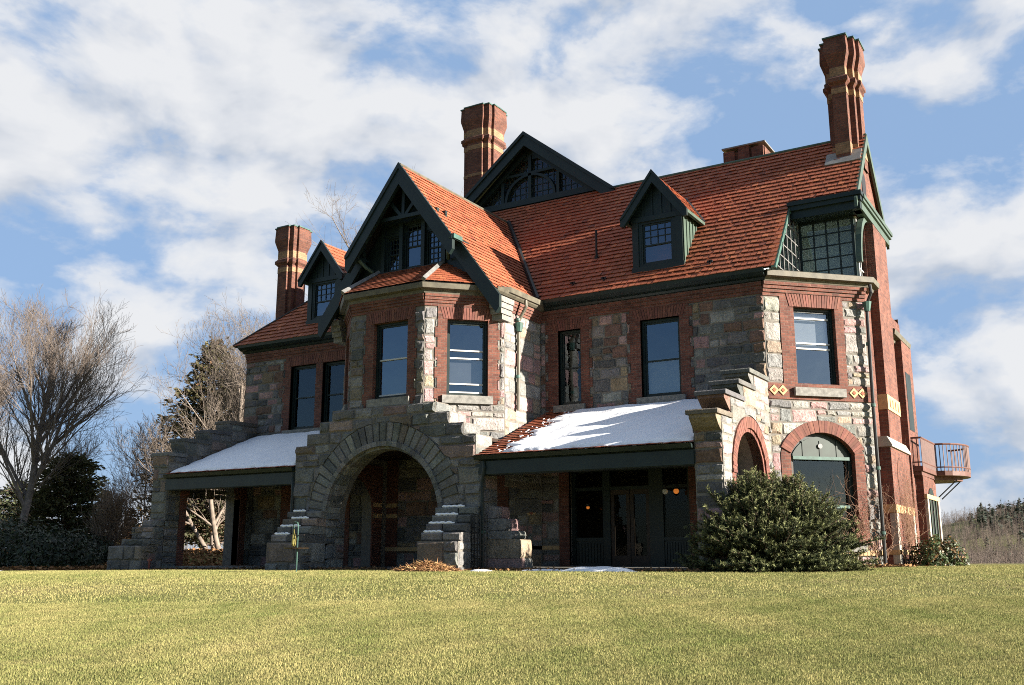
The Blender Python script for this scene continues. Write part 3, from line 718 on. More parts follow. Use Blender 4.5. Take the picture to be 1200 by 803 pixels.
# vestibule behind the arch: back wall, west wall with an arched opening, brick piers with yellow bands
mb = MB(); FV = plane_y(-0.05)
mb.holed(FV, rect(-13.4, -7.3, -0.3, 3.63), [], 0, 0); stones(mb, FV, [(-12.95, -7.3, 0.0, 3.62)], keep=[(-13, -7, .55, .70)], circ=[], pal=STONES)
FWV = Fr((-13.4, -4.0, 0), (0, 1, 0), (0, 0, 1), (1, 0, 0))
mb.slab(FWV, rect(0, 3.95, -0.5, 3.63), [archpoly(0.95, 3.1, -0.3, 1.9, None)], -0.4, 0.0, 0)
mb.build('vestibule_wall', [M_MORTAR, M_STONE], HOUSE)
for a, b in ((-13.4, -12.95), (-9.0, -8.5)):
    mb = MB(); mb.fbox(FV, a, b, 0, 3.62, 0, 0.06); mb.build('brick_pier', M_BRICK, HOUSE)
mb = MB(); mb.slab(FWV, rect(0.3, 3.6, 0.0, 3.4), [archpoly(0.95, 3.1, 0.02, 1.9, None)], 0.0, 0.05); mb.build('brick_pier', M_BRICK, HOUSE)
mb = MB()
for z0, z1 in ((2.02, 2.16), (1.66, 1.80)):
    for f_, a, b in ((FV, -13.39, -12.94), (FWV, .32, .94), (FWV, 3.12, 3.58)):
        mb = MB(); mb.fbox(f_, a, b, z0, z1, .02, .07); mb.build('terracotta_band', M_TERRA_PLAIN, HOUSE)
mb = MB(); mb.fbox(FV, -13.39, -8.4, 0.56, 0.69, 0.0, 0.08); mb.build('terracotta_band', M_TERRA_PLAIN, HOUSE)
mb = MB(); mb.box(-13.9, -6.9, -4.0, 0, -0.4, 0.06); mb.box(-6.9, -0.7, -3.9, 0, -0.4, 0.10); mb.box(-19.9, -13.9, -3.9, 0, -0.4, 0.06); mb.build('porch_floor', M_FLOOR, HOUSE)

# ---------------------------------------------------------------- canted corner
CL = math.hypot(2.32, 2.32); FC = vfr(0, 0, 2.32, 2.32)
WCC = (0.93, 2.26, 5.08, 7.46); AWC = archpoly(0.58, 2.59, 0.75, 3.22, 0.60, 20)
mb = MB(); mb.holed(FC, rect(0, CL, -0.6, 8.15), [rect(*WCC), AWC], 0, 0)
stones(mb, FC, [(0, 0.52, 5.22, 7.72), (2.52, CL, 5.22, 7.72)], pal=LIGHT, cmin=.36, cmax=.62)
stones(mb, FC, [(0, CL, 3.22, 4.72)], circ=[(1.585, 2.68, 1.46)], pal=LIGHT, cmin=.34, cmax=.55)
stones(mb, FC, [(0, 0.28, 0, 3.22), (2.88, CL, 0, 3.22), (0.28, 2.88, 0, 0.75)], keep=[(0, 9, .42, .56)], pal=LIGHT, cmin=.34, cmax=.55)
mb.build('corner_wall', [M_MORTAR, M_STONE], HOUSE)
mb = MB(); mb.slab(FC, [(0.52, 4.74), (2.52, 4.74), (2.52, 5.22), (CL, 5.22), (CL, 4.74), (CL, 4.73), (0, 4.73), (0, 5.22), (0.52, 5.22)][0:0] or rect(0.50, 2.54, 5.20, 7.739), [rect(*WCC)][0:0] or [rect(WCC[0], WCC[1], 5.21, WCC[3])], -0.34, 0.03)
mb.fbox(FC, 0.0, CL, 4.74, 5.20, -0.1, 0.03); mb.build('brick_surround', M_BRICK, HOUSE)
soldier(FC, 0.80, 2.40, 7.46, 7.86)
for u in (0.15, 0.42, 2.68, 2.95): diamond(FC, u+.02, 4.99, .15)
band(FC, -0.02, CL+.02, 7.74, 8.15, 0.03, M_BRICK, steps=4, dn=0.04)
mb = MB(); mb.slab(FC, archring(0.58, 2.59, 0.6, 3.22, 0.60, 0.30, 20), [archpoly(0.58, 2.59, 0.62, 3.22, 0.60, 20)], -0.34, 0.02); mb.build('brick_surround', M_BRICK, HOUSE)
brickarch(FC, 0.58, 2.59, 3.22, 0.60, 0.34, 0.05)
mb = MB(); mb.fbox(FC, 0, CL, 0.42, 0.56, -.05, .06); mb.build('terracotta_band', M_TERRA_PLAIN, HOUSE)
window(FC, *WCC, rails=(0.50, 0.57, 0.9), railmat=M_WHITE, glass=M_GLASSHI, blind=(0.5, 1.0), sillw=0.14, blindmat=M_SHADE)
# arched ground floor window with a sage tympanum
mb = MB(); mb.slab(FC, archpoly(0.58, 2.59, 0.75, 3.22, 0.60, 20), [rect(0.70, 2.47, 0.87, 3.08)], -0.30, -0.16)
aw = mb.build('window', M_GREEN, HOUSE)
mb = MB(); mb.prism(FC, archpoly(0.72, 2.45, 3.14, 3.22, 0.50, 20), -0.2, -0.13)
for u in (1.05, 1.585, 2.12): mb.fbox(FC, u-.02, u+.02, 3.14, 3.6, -.13, -.115)
mb.build('tympanum', M_TYMP, aw)
for a, b, c, d in ((3.06, 3.15, -.2, -.07), (1.72, 1.80, -.22, -.12)):
    mb = MB(); mb.fbox(FC, .70, 2.47, a, b, c, d); mb.build('transom', M_VERD, aw)
mb = MB(); q = [(1.585+.07*math.cos(a), 3.45+.07*math.sin(a)) for a in np.linspace(0, 2*math.pi, 13)[:-1]]; mb.prism(FC, q, -.13, -.09); mb.build('boss', M_LEAD, aw)
mb = MB(); mb.fbox(FC, .70, .76, .87, 3.06, -.28, -.2); mb.fbox(FC, 2.41, 2.47, .87, 3.06, -.28, -.2); mb.fbox(FC, .76, 2.41, .87, .95, -.28, -.2); mb.build('sash', M_WOOD, aw)
mb = MB(); mb.face([FC(.7, .87, -.25), FC(2.47, .87, -.25), FC(2.47, 3.08, -.25), FC(.7, 3.08, -.25)]); mb.build('pane', M_GLASS, aw)
mb = MB(); mb.fbox(FC, .45, 2.72, .52, .75, -.15, .12); mb.build('sill', M_SILL, aw)
cornice([(0.0, 0.0), (2.32, 2.32), (2.32, 3.0)], 8.15, M_COPPER, prof=((0, 0), (.16, 0), (.2, .08), (.34, .11), (.36, .26), (.30, .29), (0, .29)))

# ---------------------------------------------------------------- stepped porch end walls
STEPS = ((-4.05, -3.30, 3.92), (-3.30, -2.22, 4.48), (-2.22, -1.26, 4.90), (-1.26, 0.0, 5.34))
def porch_wall(x0, x1, pal, east_pal, flare, oh=1.0):
    y0 = -4.05
    fe = Fr((x1, 0, 0), (0, 1, 0), (0, 0, 1), (1, 0, 0)); fw2 = Fr((x0, 0, 0), (0, -1, 0), (0, 0, 1), (-1, 0, 0))
    out_ = [(y0, -0.6), (0.0, -0.6)]
    for a, b, z in STEPS[::-1]: out_ += [(b-(0.0 if b == 0 else 0), z), (a, z)]
    hole = archpoly(-3.16, -0.66, -0.4, 2.44, None, 24)
    mb = MB(); mb.slab(fe, out_, [hole], x0-x1, 0.0, 0)
    mb.holed(fw2, [(-u, v) for u, v in out_][::-1], [[(-u, v) for u, v in hole][::-1]], 0, 0)
    ck = [(-1.91, 2.44, 1.60)]
    for i, (a, b, z) in enumerate(STEPS):
        stones(mb, fe, [(a, b, 2.44, z-.12)], circ=ck, pal=east_pal, cmin=.3, cmax=.5)
        stones(mb, fw2, [(-b, -a, 2.44, z-.12)], circ=ck, pal=pal, cmin=.3, cmax=.5)
        ff = plane_y(a); zl = -0.3 if i == 0 else STEPS[i-1][2]
        stones(mb, ff, [(x0, x1, zl, z-.12)], pal=pal, cmin=.3, cmax=.42)
        # corbelled front and coping slab
        c = pick(pal); yf = a-(0.5 if i else .42)*oh
        mb.prism(fe, [(a, z-.50), (a, z-.12), (yf+.06*oh, z-.12), (yf+.06*oh, z-.2), (a-.14*oh, z-.42)], x0-x1+.015, -.015, 1, c)
        c = pick(GREYS); mb.prism(fe, [(yf, z-.12), (b, z-.12), (b, z), (yf+.03, z+.0), (yf, z-.03)], x0-x1-.05, .05, 1, c)
    for (a, b) in ((y0, -3.16-.3), (-.66+.3, 0)):
        stones(mb, fe, [(a, b, -.3, 2.44)], pal=east_pal); stones(mb, fw2, [(-b, -a, -.3, 2.44)], pal=pal)
    if flare:
        for zt, fy, fx in ((1.6, .22, .1), (1.37, .42, .35), (.97, .62, .6), (.74, .85, .95)):
            zb = {1.6: 1.37, 1.37: .97, .97: .74, .74: -.4}[zt]
            mb.box(x0-fx, x1, y0-fy, y0+.02, zb, zt-.01, 0); mb.box(x0-fx, x0+.02, y0-fy+.01, -3.2, zb, zt-.012, 0)
            stones(mb, plane_y(y0-fy), [(x0-fx, x1, zb, zt)], pal=pal, cmin=.2, cmax=.4, raise_=.07)
            stones(mb, Fr((x1, y0-fy, 0), (0, 1, 0), (0, 0, 1), (1, 0, 0)), [(0, fy, zb, zt)], pal=pal, cmin=.2, cmax=.4)
    o = mb.build('stepped_porch_wall', [M_MORTAR, M_STONE], HOUSE)
    m2 = MB(); m2.slab(fe, archring(-3.16, -.66, -.3, 2.44, None, .30, 24), [archpoly(-3.16, -.66, -.32+.05, 2.44, None, 24)], -.3, .02); m2.build('brick_surround', M_BRICK, o)
    brickarch(fe, -3.16, -.66, 2.44, None, .30, .05, parent=o); brickarch(fe, -3.06, -.76, 2.44, None, .10, .0, parent=o)
    return o
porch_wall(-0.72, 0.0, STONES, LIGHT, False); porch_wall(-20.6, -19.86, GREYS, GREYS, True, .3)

# ---------------------------------------------------------------- porch roofs
def porch_roof(x0, x1, kind):
    k = math.atan2(4.83-3.12, 4.15); fr = Fr((0, -4.15, 3.14), (1, 0, 0), (0, math.cos(k), math.sin(k)), (0, -math.sin(k), math.cos(k)))
    ln = 4.13/math.cos(k); mb = MB(); tiles(mb, fr, [[(x0, 0), (x1, 0), (x1, ln), (x0, ln)]])
    o = mb.build('porch_roof', [M_TILE, M_BLACK], HOUSE)
    m2 = MB(); m2.box(x0, x1, -4.12, -4.0, 2.62, 2.98); m2.box(x0, x1, -4.06, -3.72, 2.60, 2.66); m2.face([(x0, -4.1, 3.02), (x0, -.05, 4.7), (x1, -.05, 4.7), (x1, -4.1, 3.02)])
    for i in range(int((x1-x0)/.6)): m2.box(x0+.3+.6*i, x0+.36+.6*i, -3.98, -3.9, 2.68, 2.95)
    m2.build('porch_beam', M_GREEN, o)
    cornice([(x0+.01, -4.02), (x1-.01, -4.02)], 2.96, M_GREEN, prof=((0, 0), (.05, 0), (.08, .05), (.2, .06), (.26, .17), (.22, .17), (.06, .12), (0, .12)), name='gutter', parent=o)
    m3 = MB(); m3.box(x0, x1, -.02, .06, 4.80, 4.90); m3.build('flashing', M_LEAD, o)
    return fr, ln
PFR, PLN = porch_roof(-7.12, -0.72, 'right'); porch_roof(-19.86, -13.9, 'left')
def snow_sheet(name, left_fn, x1, v0, v1, label):
    nu, nv = 90, 60; V = []; F = []
    g = np.zeros((nu+1, nv+1, 3)); 
    for j in range(nv+1):
        v = v0+(v1-v0)*j/nv; a = left_fn(v)
        for i in range(nu+1):
            u = a+(x1-a)*i/nu; e = min(1, min(i/4, (nu-i)/3, j/3, (nv-j)/2.5)); e = 1-(1-e)**2
            h = 0.035 + 0.055*e + 0.012*math.sin(3.1*u+v*2)*e + 0.01*math.sin(7*u-3*v)*e
            if e == 0: h = 0.0
            vv = v + (0.03*math.sin(u*9)+0.02*math.sin(u*23+1))*(1 if j in (0, nv) else 0)
            V.append(PFR(u, vv, h))
    V = np.array([tuple(p) for p in V]); w = nv+1  # index = j*(nu+1)+i
    for j in range(nv):
        for i in range(nu): F.append((j*(nu+1)+i, j*(nu+1)+i+1, (j+1)*(nu+1)+i+1, (j+1)*(nu+1)+i))
    o = from_np(name, V, np.array(F), M_SNOW, smooth=True); tag(o, label, 'snow', 'snow lying on the porch roofs'); return o
def ragged(v):
    t = v/PLN; return -6.30+0.10*t + 0.16*math.sin(v*5.1)+0.10*math.sin(v*13+1)+0.07*math.sin(v*31)+.06*math.sin(v*57+2)+.05*math.sin(v*97)+0.35*max(0, t-.85)/.15
def crumbs():
    g = np.random.default_rng(17); mb = MB()
    for i in range(70):
        v = g.uniform(.1, PLN-.1); u = ragged(v)-abs(g.normal(0, .22)); r = g.uniform(.015, .05)
        if u < -7.05: continue
        P = [PFR(u+r*g.uniform(.6, 1.3)*math.cos(t), v+r*.8*g.uniform(.6, 1.3)*math.sin(t), .035) for t in np.linspace(0, 6.283, 8)[:-1]]; top = PFR(u, v, .035+r*.6)
        for a, b in zip(P, P[1:]+P[:1]): mb.face([a, b, top])
    tag(mb.build('snow_crumbs', M_SNOW, smooth=True), 'loose crumbs of snow scattered on the bare tiles beside the snow sheet', kind='stuff')
crumbs()
snow_sheet('snow_sheet', ragged, -0.74, 0.10, PLN-0.02, 'white snow streaked with shadows on the porch roof behind the round spruce')
snow_sheet('snow_sheet', lambda v: -19.8+0.04*math.sin(v*9), -13.93, 0.10, PLN-0.02, 'unbroken bluish snow on the porch roof left of the big entrance arch')

# ---------------------------------------------------------------- main roof
TH = math.atan(1.2); CT, ST = math.cos(TH), math.sin(TH)
FRO = Fr((0, -0.42, 8.43), (1, 0, 0), (0, CT, ST), (0, -ST, CT))
vy = lambda y: (y+0.42)/CT
YR, ZR = 3.85, 8.43+1.2*(3.85+0.42)
EX, EXPO, WID = 2.48, 0.225, 0.20
mb = MB()
HX = -14.2
tiles(mb, FRO, [[(-20.95, 0), (0.5, 0), (0.5, vy(YR)), (HX, vy(YR))], [(0.5, vy(1.66)), (EX, vy(1.66)), (EX, vy(YR)), (0.5, vy(YR))]], EXPO, WID, 0.042)
hz = (ZR-8.43)/(HX+20.95); ha = math.atan(hz); FHW = Fr((-20.95, 0, 8.43), (0, -1, 0), (math.cos(ha), 0, math.sin(ha)), (-math.sin(ha), 0, math.cos(ha)))
tiles(mb, FHW, [[(-8.12, 0), (0.42, 0), (-YR, (HX+20.95)/math.cos(ha))]], EXPO, WID, 0.042)
YB = 2*YR+0.42
mb.face([(-20.95, YB, 8.43), (HX, YR, ZR), (0.5, YR, ZR), (0.5, YB, 8.43)], 0, (0.32, 0.095, 0.045)); mb.face([(0.5, YR, ZR), (EX, YR, ZR), (EX, 6.1, ZR-1.2*(6.1-YR)), (0.5, 6.1, ZR-1.2*(6.1-YR))], 0, (0.32, 0.095, 0.045))
mb.face([(-20.9, 0, 8.40), (-20.9, YB, 8.40), (0.5, YB, 8.40), (0.5, 0, 8.40)], 1)
ROOF = mb.build('roof', [M_TILE, M_BLACK], HOUSE)
mb = MB(); mb.tube([(-6.4, YR, ZR+.03), (EX+.02, YR, ZR+.03)], 0.06, 8); mb.build('ridge_cap', M_VERD, ROOF)
mb = MB(); mb.tube([(-20.98, -.42, 8.46), (HX, YR, ZR+.04)], 0.055, 6); mb.build('hip_cap', M_BLACK, ROOF)
for sx in (-6.1, -5.0, -1.5): 
    mb = MB(); P = FRO(sx, 0.55, .03); mb.box(P.x-.02, P.x+.02, P.y-.02, P.y+.06, P.z, P.z+.13); mb.box(P.x-.09, P.x+.09, P.y-.02, P.y+.01, P.z+.06, P.z+.13); mb.build('snow_guard', M_BLACK, ROOF)
mb = MB(); mb.tube([(-5.7, .87, 9.9), (-5.7, .87, 10.95)], .045, 8); mb.tube([(-5.7, .87, 9.9), (-5.7, .87, 10.06)], .09, 8); mb.build('vent_pipe', M_BLACK, ROOF)

# gable end over the canted corner
FEast = vfr(2.32, 2.32, 2.32, 8.1)
def gz_(y): return ZR-1.2*abs(y-YR)
mb = MB(); mb.box(0.5, 2.56, 1.62, 1.82, 10.42, 10.66); mb.box(0.48, 2.60, 1.52, 1.80, 10.66, 10.80); mb.box(0.46, 2.64, 1.46, 1.80, 10.80, 10.93); mb.box(0.5, 2.50, 1.80, 2.30, 10.46, 10.56)
mb.build('gable_beam', M_GREEN, HOUSE)
mb = MB(); mb.box(2.30, 2.56, 1.86, 6.10, 10.46, 10.70); mb.box(2.30, 2.62, 1.86, 6.18, 10.70, 10.80); mb.box(2.30, 2.66, 1.86, 6.22, 10.80, 10.92); mb.build('gable_beam', M_SAGE, HOUSE)
mb = MB(); fe = Fr((2.40, 0, 0), (0, 1, 0), (0, 0, 1), (1, 0, 0))
for s in (-1, 1):
    e = YR+s*2.42; a = [(YR, ZR+.05), (e, gz_(e)+.05), (e, gz_(e)-.24), (YR, ZR-.30)]
    mb.prism(fe, a if s < 0 else a[::-1], 0.04, 0.12)
mb.build('verge_board', M_SAGE, HOUSE)
mb = MB(); mb.prism(fe, [(1.75, 10.9), (5.95, 10.9), (YR, ZR-.28)], -0.3, -0.04); mb.build('gable_wall', M_BRICK, HOUSE)
mb = MB(); mb.prism(fe, archpoly(3.2, 3.75, 11.0, 11.9, None, 10), -.05, -.02); mb.build('pane', M_BLACK, HOUSE)
mb = MB()
for i in range(9):
    t0, t1 = i/9*math.pi/2, (i+1)/9*math.pi/2; P = lambda t, r: (3.35-r*math.cos(t)*1.0, 8.85+r*math.sin(t)*1.15) 
    mb.prism(fe, [P(t0, 1.40), P(t1, 1.40), P(t1, 1.56), P(t0, 1.56)][::-1], -.10, .06)
mb.build('curved_bracket', M_SAGE, HOUSE)
mb = MB()
mb.prism(Fr((0.47, 0, 0), (0, 1, 0), (0, 0, 1), (1, 0, 0)), [(-.45, 8.40), (-.30, 8.40), (1.72, 10.80), (1.72, 11.0)], -.06, .07); mb.build('verge_board', M_VERD, HOUSE)
# glazed corner porch
mb = MB(); mb.prism(Fr((0, 0, 8.36), (1, 0, 0), (0, 1, 0), (0, 0, 1)), [(0.05, 0.0), (2.3, 2.28), (2.3, 4.0), (0.05, 4.0)], 0, .07); mb.build('porch_deck', M_LEAD, HOUSE)
fg = plane_y(2.35)
def glazing(fr, u0, u1, v0, v1, nx, ny, bars, name='window', fmat=None):
    mb = MB(); mb.fbox(fr, u0-.08, u0, v0-.05, v1+.05, -.05, .06); mb.fbox(fr, u1, u1+.08, v0-.05, v1+.05, -.05, .06); mb.fbox(fr, u0, u1, v0-.08, v0, -.05, .058); mb.fbox(fr, u0, u1, v1, v1+.08, -.05, .058)
    w = mb.build(name, fmat or M_GREEN, HOUSE); s = MB()
    for i in range(1, nx): s.fbox(fr, u0+(u1-u0)*i/nx-.022, u0+(u1-u0)*i/nx+.022, v0, v1, -.02, .03)
    for j in range(1, ny): s.fbox(fr, u0, u1, v0+(v1-v0)*j/ny-.016, v0+(v1-v0)*j/ny+.016, -.018, .028)
    s.build('sash', bars, w); p = MB(); p.face([fr(u0, v0, 0), fr(u1, v0, 0), fr(u1, v1, 0), fr(u0, v1, 0)]); p.build('pane', M_GLASS, w); return w
glazing(fg, 0.62, 2.12, 8.50, 10.40, 4, 5, M_GREEN)
glazing(vfr(2.2, 2.42, 2.2, 3.2), 0.05, 0.80, 8.5, 10.4, 2, 5, M_WHITE, fmat=M_WHITE)
M_DAYWALL = m_plain('pale_green_daylight', (0.50, 0.56, 0.52), .85, .08, 2)  # pale colour stands in for daylight seen through the rear glazing
fck = Fr((.54, 0, 0), (0, 1, 0), (0, 0, 1), (1, 0, 0)); mb = MB(); top_ = lambda y: min(10.4, 8.43+1.2*(y+.42)-.1)
for y in (.0, .45, .9, 1.35, 1.8, 2.25): mb.fbox(fck, y-.02, y+.02, 8.45, top_(y), -.03, .02)
for z in (8.48, 8.9, 9.3, 9.7, 10.1): mb.fbox(fck, max(-.3, (z-8.43+.12)/1.2-.42), 2.3, z-.014, z+.014, -.028, .018)
ck = mb.build('porch_cheek', M_LEAD, HOUSE); mb = MB(); mb.face([fck(*p, -.01) for p in ((-.30, 8.45), (2.34, 8.45), (2.34, 10.4), (1.26, 10.4))]); mb.build('pane', M_GLASS, ck)
mb = MB(); mb.box(-.6, 2.2, 3.45, 3.5, 8.45, 10.6); mb.box(-.62, -.58, 1.7, 3.5, 8.45, 10.6); mb.box(-.6, 2.15, 2.38, 3.5, 10.46, 10.5); mb.build('inner_wall', M_DAYWALL, HOUSE)  # pale room backing added to brighten the view through the glazed porch
# east wall
mb = MB(); mb.holed(FEast, rect(0, 5.8, -.6, 8.2), [], 0, 0); mb.face([(2.32, 3.25, 8.2), (2.32, 5.95, 8.2), (2.32, 5.95, 10.6), (2.32, 3.25, 10.6)])
mb.box(2.1, 2.32, 3.2, 3.3, 8.3, 10.5); mb.build('brick_wall', M_BRICK, HOUSE)
mb = MB(); mb.box(2.30, 2.58, 3.25, 5.2, 3.75, 10.4); mb.box(2.30, 2.66, 2.75, 5.7, -.5, 3.5)
fs = Fr((2.30, 0, 0), (0, 1, 0), (0, 0, 1), (1, 0, 0))
mb.build('chimney_breast', M_BRICK, HOUSE)
mb = MB(); mb.prism(plane_y(2.70), [(2.30, 3.5), (2.72, 3.5), (2.72, 3.55), (2.59, 3.80), (2.30, 3.80)], -3.05, 0); mb.build('weathering', M_PALE, HOUSE)
mb = MB(); mb.box(2.28, 2.605, 3.22, 5.23, 4.65, 5.10)
for i in range(4): mb.box(2.60, 2.625, 3.55+i*.42, 3.72+i*.42, 4.75, 5.0)
mb.build('terracotta_panel', M_TERRA_PLAIN, HOUSE)
for a, b in ((1.62, 1.85), (.45, .58)):
    mb = MB(); mb.box(2.28, 2.69, 2.72, 5.73, a, b); mb.build('terracotta_band', M_TERRA_PLAIN, HOUSE)
mb = MB(); mb.prism(Fr((2.66, 0, 0), (0, 1, 0), (0, 0, 1), (1, 0, 0)), archpoly(3.6, 4.6, .7, 2.3, 1.0, 14), 0, .012); mb.build('niche', M_DBRICK, HOUSE)
for y in (2.74, 5.42):
    mb = MB(); mb.box(2.50, 2.69, y, y+.3, -.5, 1.6); mb.build('stone_quoin', M_PALE, HOUSE)
cornice([(2.32, 5.25), (2.32, 8.1)], 7.2, M_COPPER, name='cornice')
mb = MB(); mb.box(2.30, 2.62, 6.3, 8.1, -0.5, 7.3); mb.build('bay_wall', M_BRICK, HOUSE)
mb = MB(); mb.box(2.60, 2.63, 6.6, 7.5, 4.4, 6.3); mb.build('window', M_GREEN, HOUSE)
# far side and rear
mb = MB(); mb.box(-20.6, 2.30, 8.05, 8.10, -.6, 8.4); mb.box(-20.62, -20.6, -0.0, 8.1, -.6, 8.4); mb.build('rear_wall', M_BRICK, HOUSE)
UP = Fr((0, 0, 0), (1, 0, 0), (0, 1, 0), (0, 0, 1))
fl = [(-20.5, .36), (-13.2, .36), (-13.2, -2.0), (-11.8, -3.5), (-9.2, -3.5), (-7.8, -2.0), (-7.8, .36), (-.1, .36), (1.9, 2.5), (1.9, 8.0), (-20.5, 8.0)]
for z in (4.1, 8.20):
    mb = MB(); mb.prism(UP, fl, z, z+.1); mb.build('inner_floor', M_DARKROOM, HOUSE)
mb = MB(); mb.box(-20.5, 2.2, 4.0, 4.06, -.3, 8.1); mb.build('inner_wall', M_DARKROOM, HOUSE)

# ---------------------------------------------------------------- bay gable
GX, GZ, GS = -10.5, 12.70, 1.33
ga = math.atan(GS); gc, gs = math.cos(ga), math.sin(ga)
mb = MB()
for s in (1, -1):
    # frame with u along the eave seen from outside, v up the slope; eave at half width 3.35
    hw = 3.35; ze = GZ-GS*hw
    if s == 1: fr = Fr((GX+hw, 0, ze), (0, 1, 0), (-gc, 0, gs), (gs, 0, gc)); tou = lambda y: y
    else: fr = Fr((GX-hw, 0, ze), (0, -1, 0), (gc, 0, gs), (-gs, 0, gc)); tou = lambda y: -y
    V = hw/gc; vu = (hw-2.05)/gc
    mainy = lambda v: (ze+v*gs-8.43)/1.2-.42+.08
    P1 = [(tou(-3.12), 0), (tou(mainy(0)), 0), (tou(mainy(V)), V), (tou(-3.12), V)]
    P2 = [(tou(-3.55), vu), (tou(-3.12), vu), (tou(-3.12), V), (tou(-3.55), V)]
    if s == -1: P1 = P1[::-1]; P2 = P2[::-1]
    tiles(mb, fr, [P1, P2], .20, .19, 0.036)
GROOF = mb.build('bay_roof', [M_TILE, M_BLACK], HOUSE)
mb = MB(); mb.tube([(GX, -3.57, GZ+.03), (GX, 3.2, GZ+.03)], .055, 8); mb.build('ridge_cap', M_COPPER, GROOF)
mb = MB(); mb.tube([(GX+3.3, -.42, 8.50), (GX+.05, 3.12, GZ+.06)], .085, 6); mb.build('valley_flashing', M_BLACK, GROOF)
def barge(fr, gx, gz, sl, h0, h1, wd, n0, n1, mb, sides=(1, -1)):
    """pair of sloping boards between half widths h0 and h1"""
    k = wd*math.sqrt(1+sl*sl)
    for s in sides:
        q = [(gx+s*h0, gz-sl*h0), (gx+s*h1, gz-sl*h1), (gx+s*h1, gz-sl*h1-k*.55), (gx+s*(h1-.12), gz-sl*h1-k+.12*sl), (gx+s*h0, gz-sl*h0-k)]
        mb.prism(fr, q if s == -1 else q[::-1], n0, n1)
F0 = plane_y(0)
mb = MB(); barge(F0, GX, GZ+.06, GS, 0, 2.12, .42, 3.46, 3.60, mb); mb.box(GX-2.15, GX-1.72, -3.55, -2.7, 9.86, 9.96); mb.box(GX+1.72, GX+2.15, -3.55, -2.7, 9.86, 9.96)
barge(F0, GX, GZ+.09, GS, 0, 2.12, .12, 3.58, 3.64, mb)
mb.build('barge_board', M_GREEN, GROOF)
for s in (1, -1):
    mb = MB(); barge(F0, GX, GZ+.03, GS, 1.7, 3.55, .42, 3.04, 3.18, mb, (s,)); mb.build('barge_board', M_GREEN, GROOF)
mb = MB(); mb.prism(F0, [(GX+2.02, 10.02), (GX+2.20, 10.02), (GX+2.20, 9.88), (GX+2.02, 9.88)][::-1], 3.15, 3.62); mb.build('barge_end', M_VERD, GROOF)
FGW = plane_y(-2.82)
WG = [(-11.52, -10.98, 9.42, 10.62), (-10.80, -10.10, 9.42, 10.95), (-9.92, -9.30, 9.42, 10.62)]
mb = MB(); mb.holed(FGW, [(GX-3.2, 8.2), (GX+3.2, 8.2), (GX, GZ-.1)], [rect(*w) for w in WG], 0)
for w in WG: mb.reveal(FGW, rect(*w), -.2, 0)
mb.fbox(FGW, -11.7, -9.12, 9.28, 9.42, 0, .10); mb.fbox(FGW, -11.7, -9.12, 10.98, 11.12, 0, .1)
for u in (-11.62, -10.89, -10.01, -9.2): mb.fbox(FGW, u-.07, u+.07, 9.42, 10.98, 0, .08)
mb.build('gable_wall', M_GREEN, HOUSE)
for i, w in enumerate(WG): window(FGW, *w, depth=.08, frame=.05, rails=(.5,), grid=(3, 6) if i != 1 else (3, 4), gridv=None if i != 1 else (10.2, 10.9), railmat=M_GREEN, glass=M_GLASSHI, sill=False)
mb = MB(); FK = plane_y(-3.28)
mb.fbox(FK, GX-1.35, GX+1.35, 10.98, 11.10, -.06, .06); mb.fbox(FK, GX-.055, GX+.055, 11.10, 12.1, -.05, .05)
for s in (1, -1):
    q = [(GX+s*.05, 11.12), (GX+s*.17, 11.10), (GX+s*.62, 11.62), (GX+s*.53, 11.70)]; mb.prism(FK, q if s == 1 else q[::-1], -.05, .045)
mb.build('collar_brace', M_GREEN, HOUSE)
for s in (1, -1):
    mb = MB(); mb.tube([(GX+s*1.5, -2.9, 9.5), (GX+s*1.62, -3.1, 9.62), (GX+s*1.78, -3.3, 9.86)], .06, 6); mb.build('scroll_bracket', M_SAGE, HOUSE)
# skirt roof under the gable
mb = MB(); e0, e1 = (-12.07, -8.93), 8.46; yt, zt = -2.84, 9.42
pa = math.atan((zt-e1)/(4.26+yt)); fr = Fr((0, -4.26, e1), (1, 0, 0), (0, math.cos(pa), math.sin(pa)), (0, -math.sin(pa), math.cos(pa))); vl = (zt-e1)/math.sin(pa)
tiles(mb, fr, [[(e0[0], 0), (e0[1], 0), (-9.22, vl), (-11.78, vl)]], .16, .2, .026)
for s in (1, -1):
    m_ = lambda x: x if s == 1 else 2*GX-x
    A = Vector((m_(-8.93), -4.26, e1)); B = Vector((m_(-7.16), -2.5, e1)); T = Vector((m_(-9.22), yt, zt)); B2 = Vector((m_(-7.9), yt+.6, zt-.35))
    U = (B-A).normalized() if s == 1 else (A-B).normalized(); O = A if s == 1 else B
    nrm = (B-A).cross(T-A).normalized() * (1 if s == 1 else -1); Vv = nrm.cross(U)
    if Vv.z < 0: Vv = -Vv; nrm = -nrm
    fr = Fr(O, U, Vv, U.cross(Vv)); cv = lambda p: ((p-O).dot(U), (p-O).dot(Vv))
    poly = [cv(A), cv(B), cv(T)] if s == 1 else [cv(B), cv(A), cv(T)]
    tiles(mb, fr, [poly], .16, .2, .026)
SK = mb.build('skirt_roof', [M_TILE, M_BLACK], HOUSE)
for s in (1, -1):
    mb = MB(); a = Vector((-8.93, -4.28, e1+.04)); b = Vector((-9.22, yt, zt+.05))
    if s == -1: a.x, b.x = 2*GX-a.x, 2*GX-b.x
    mb.tube([a, b], .085, 4); mb.build('hip_cap', M_LEAD, SK)
cornice([(GX+3.28, -3.0), (GX+3.28, -.05)], 8.16, M_COPPER, prof=((0, 0), (.04, 0), (.1, .06), (.14, .16), (.10, .18), (0, .1)), name='gutter')
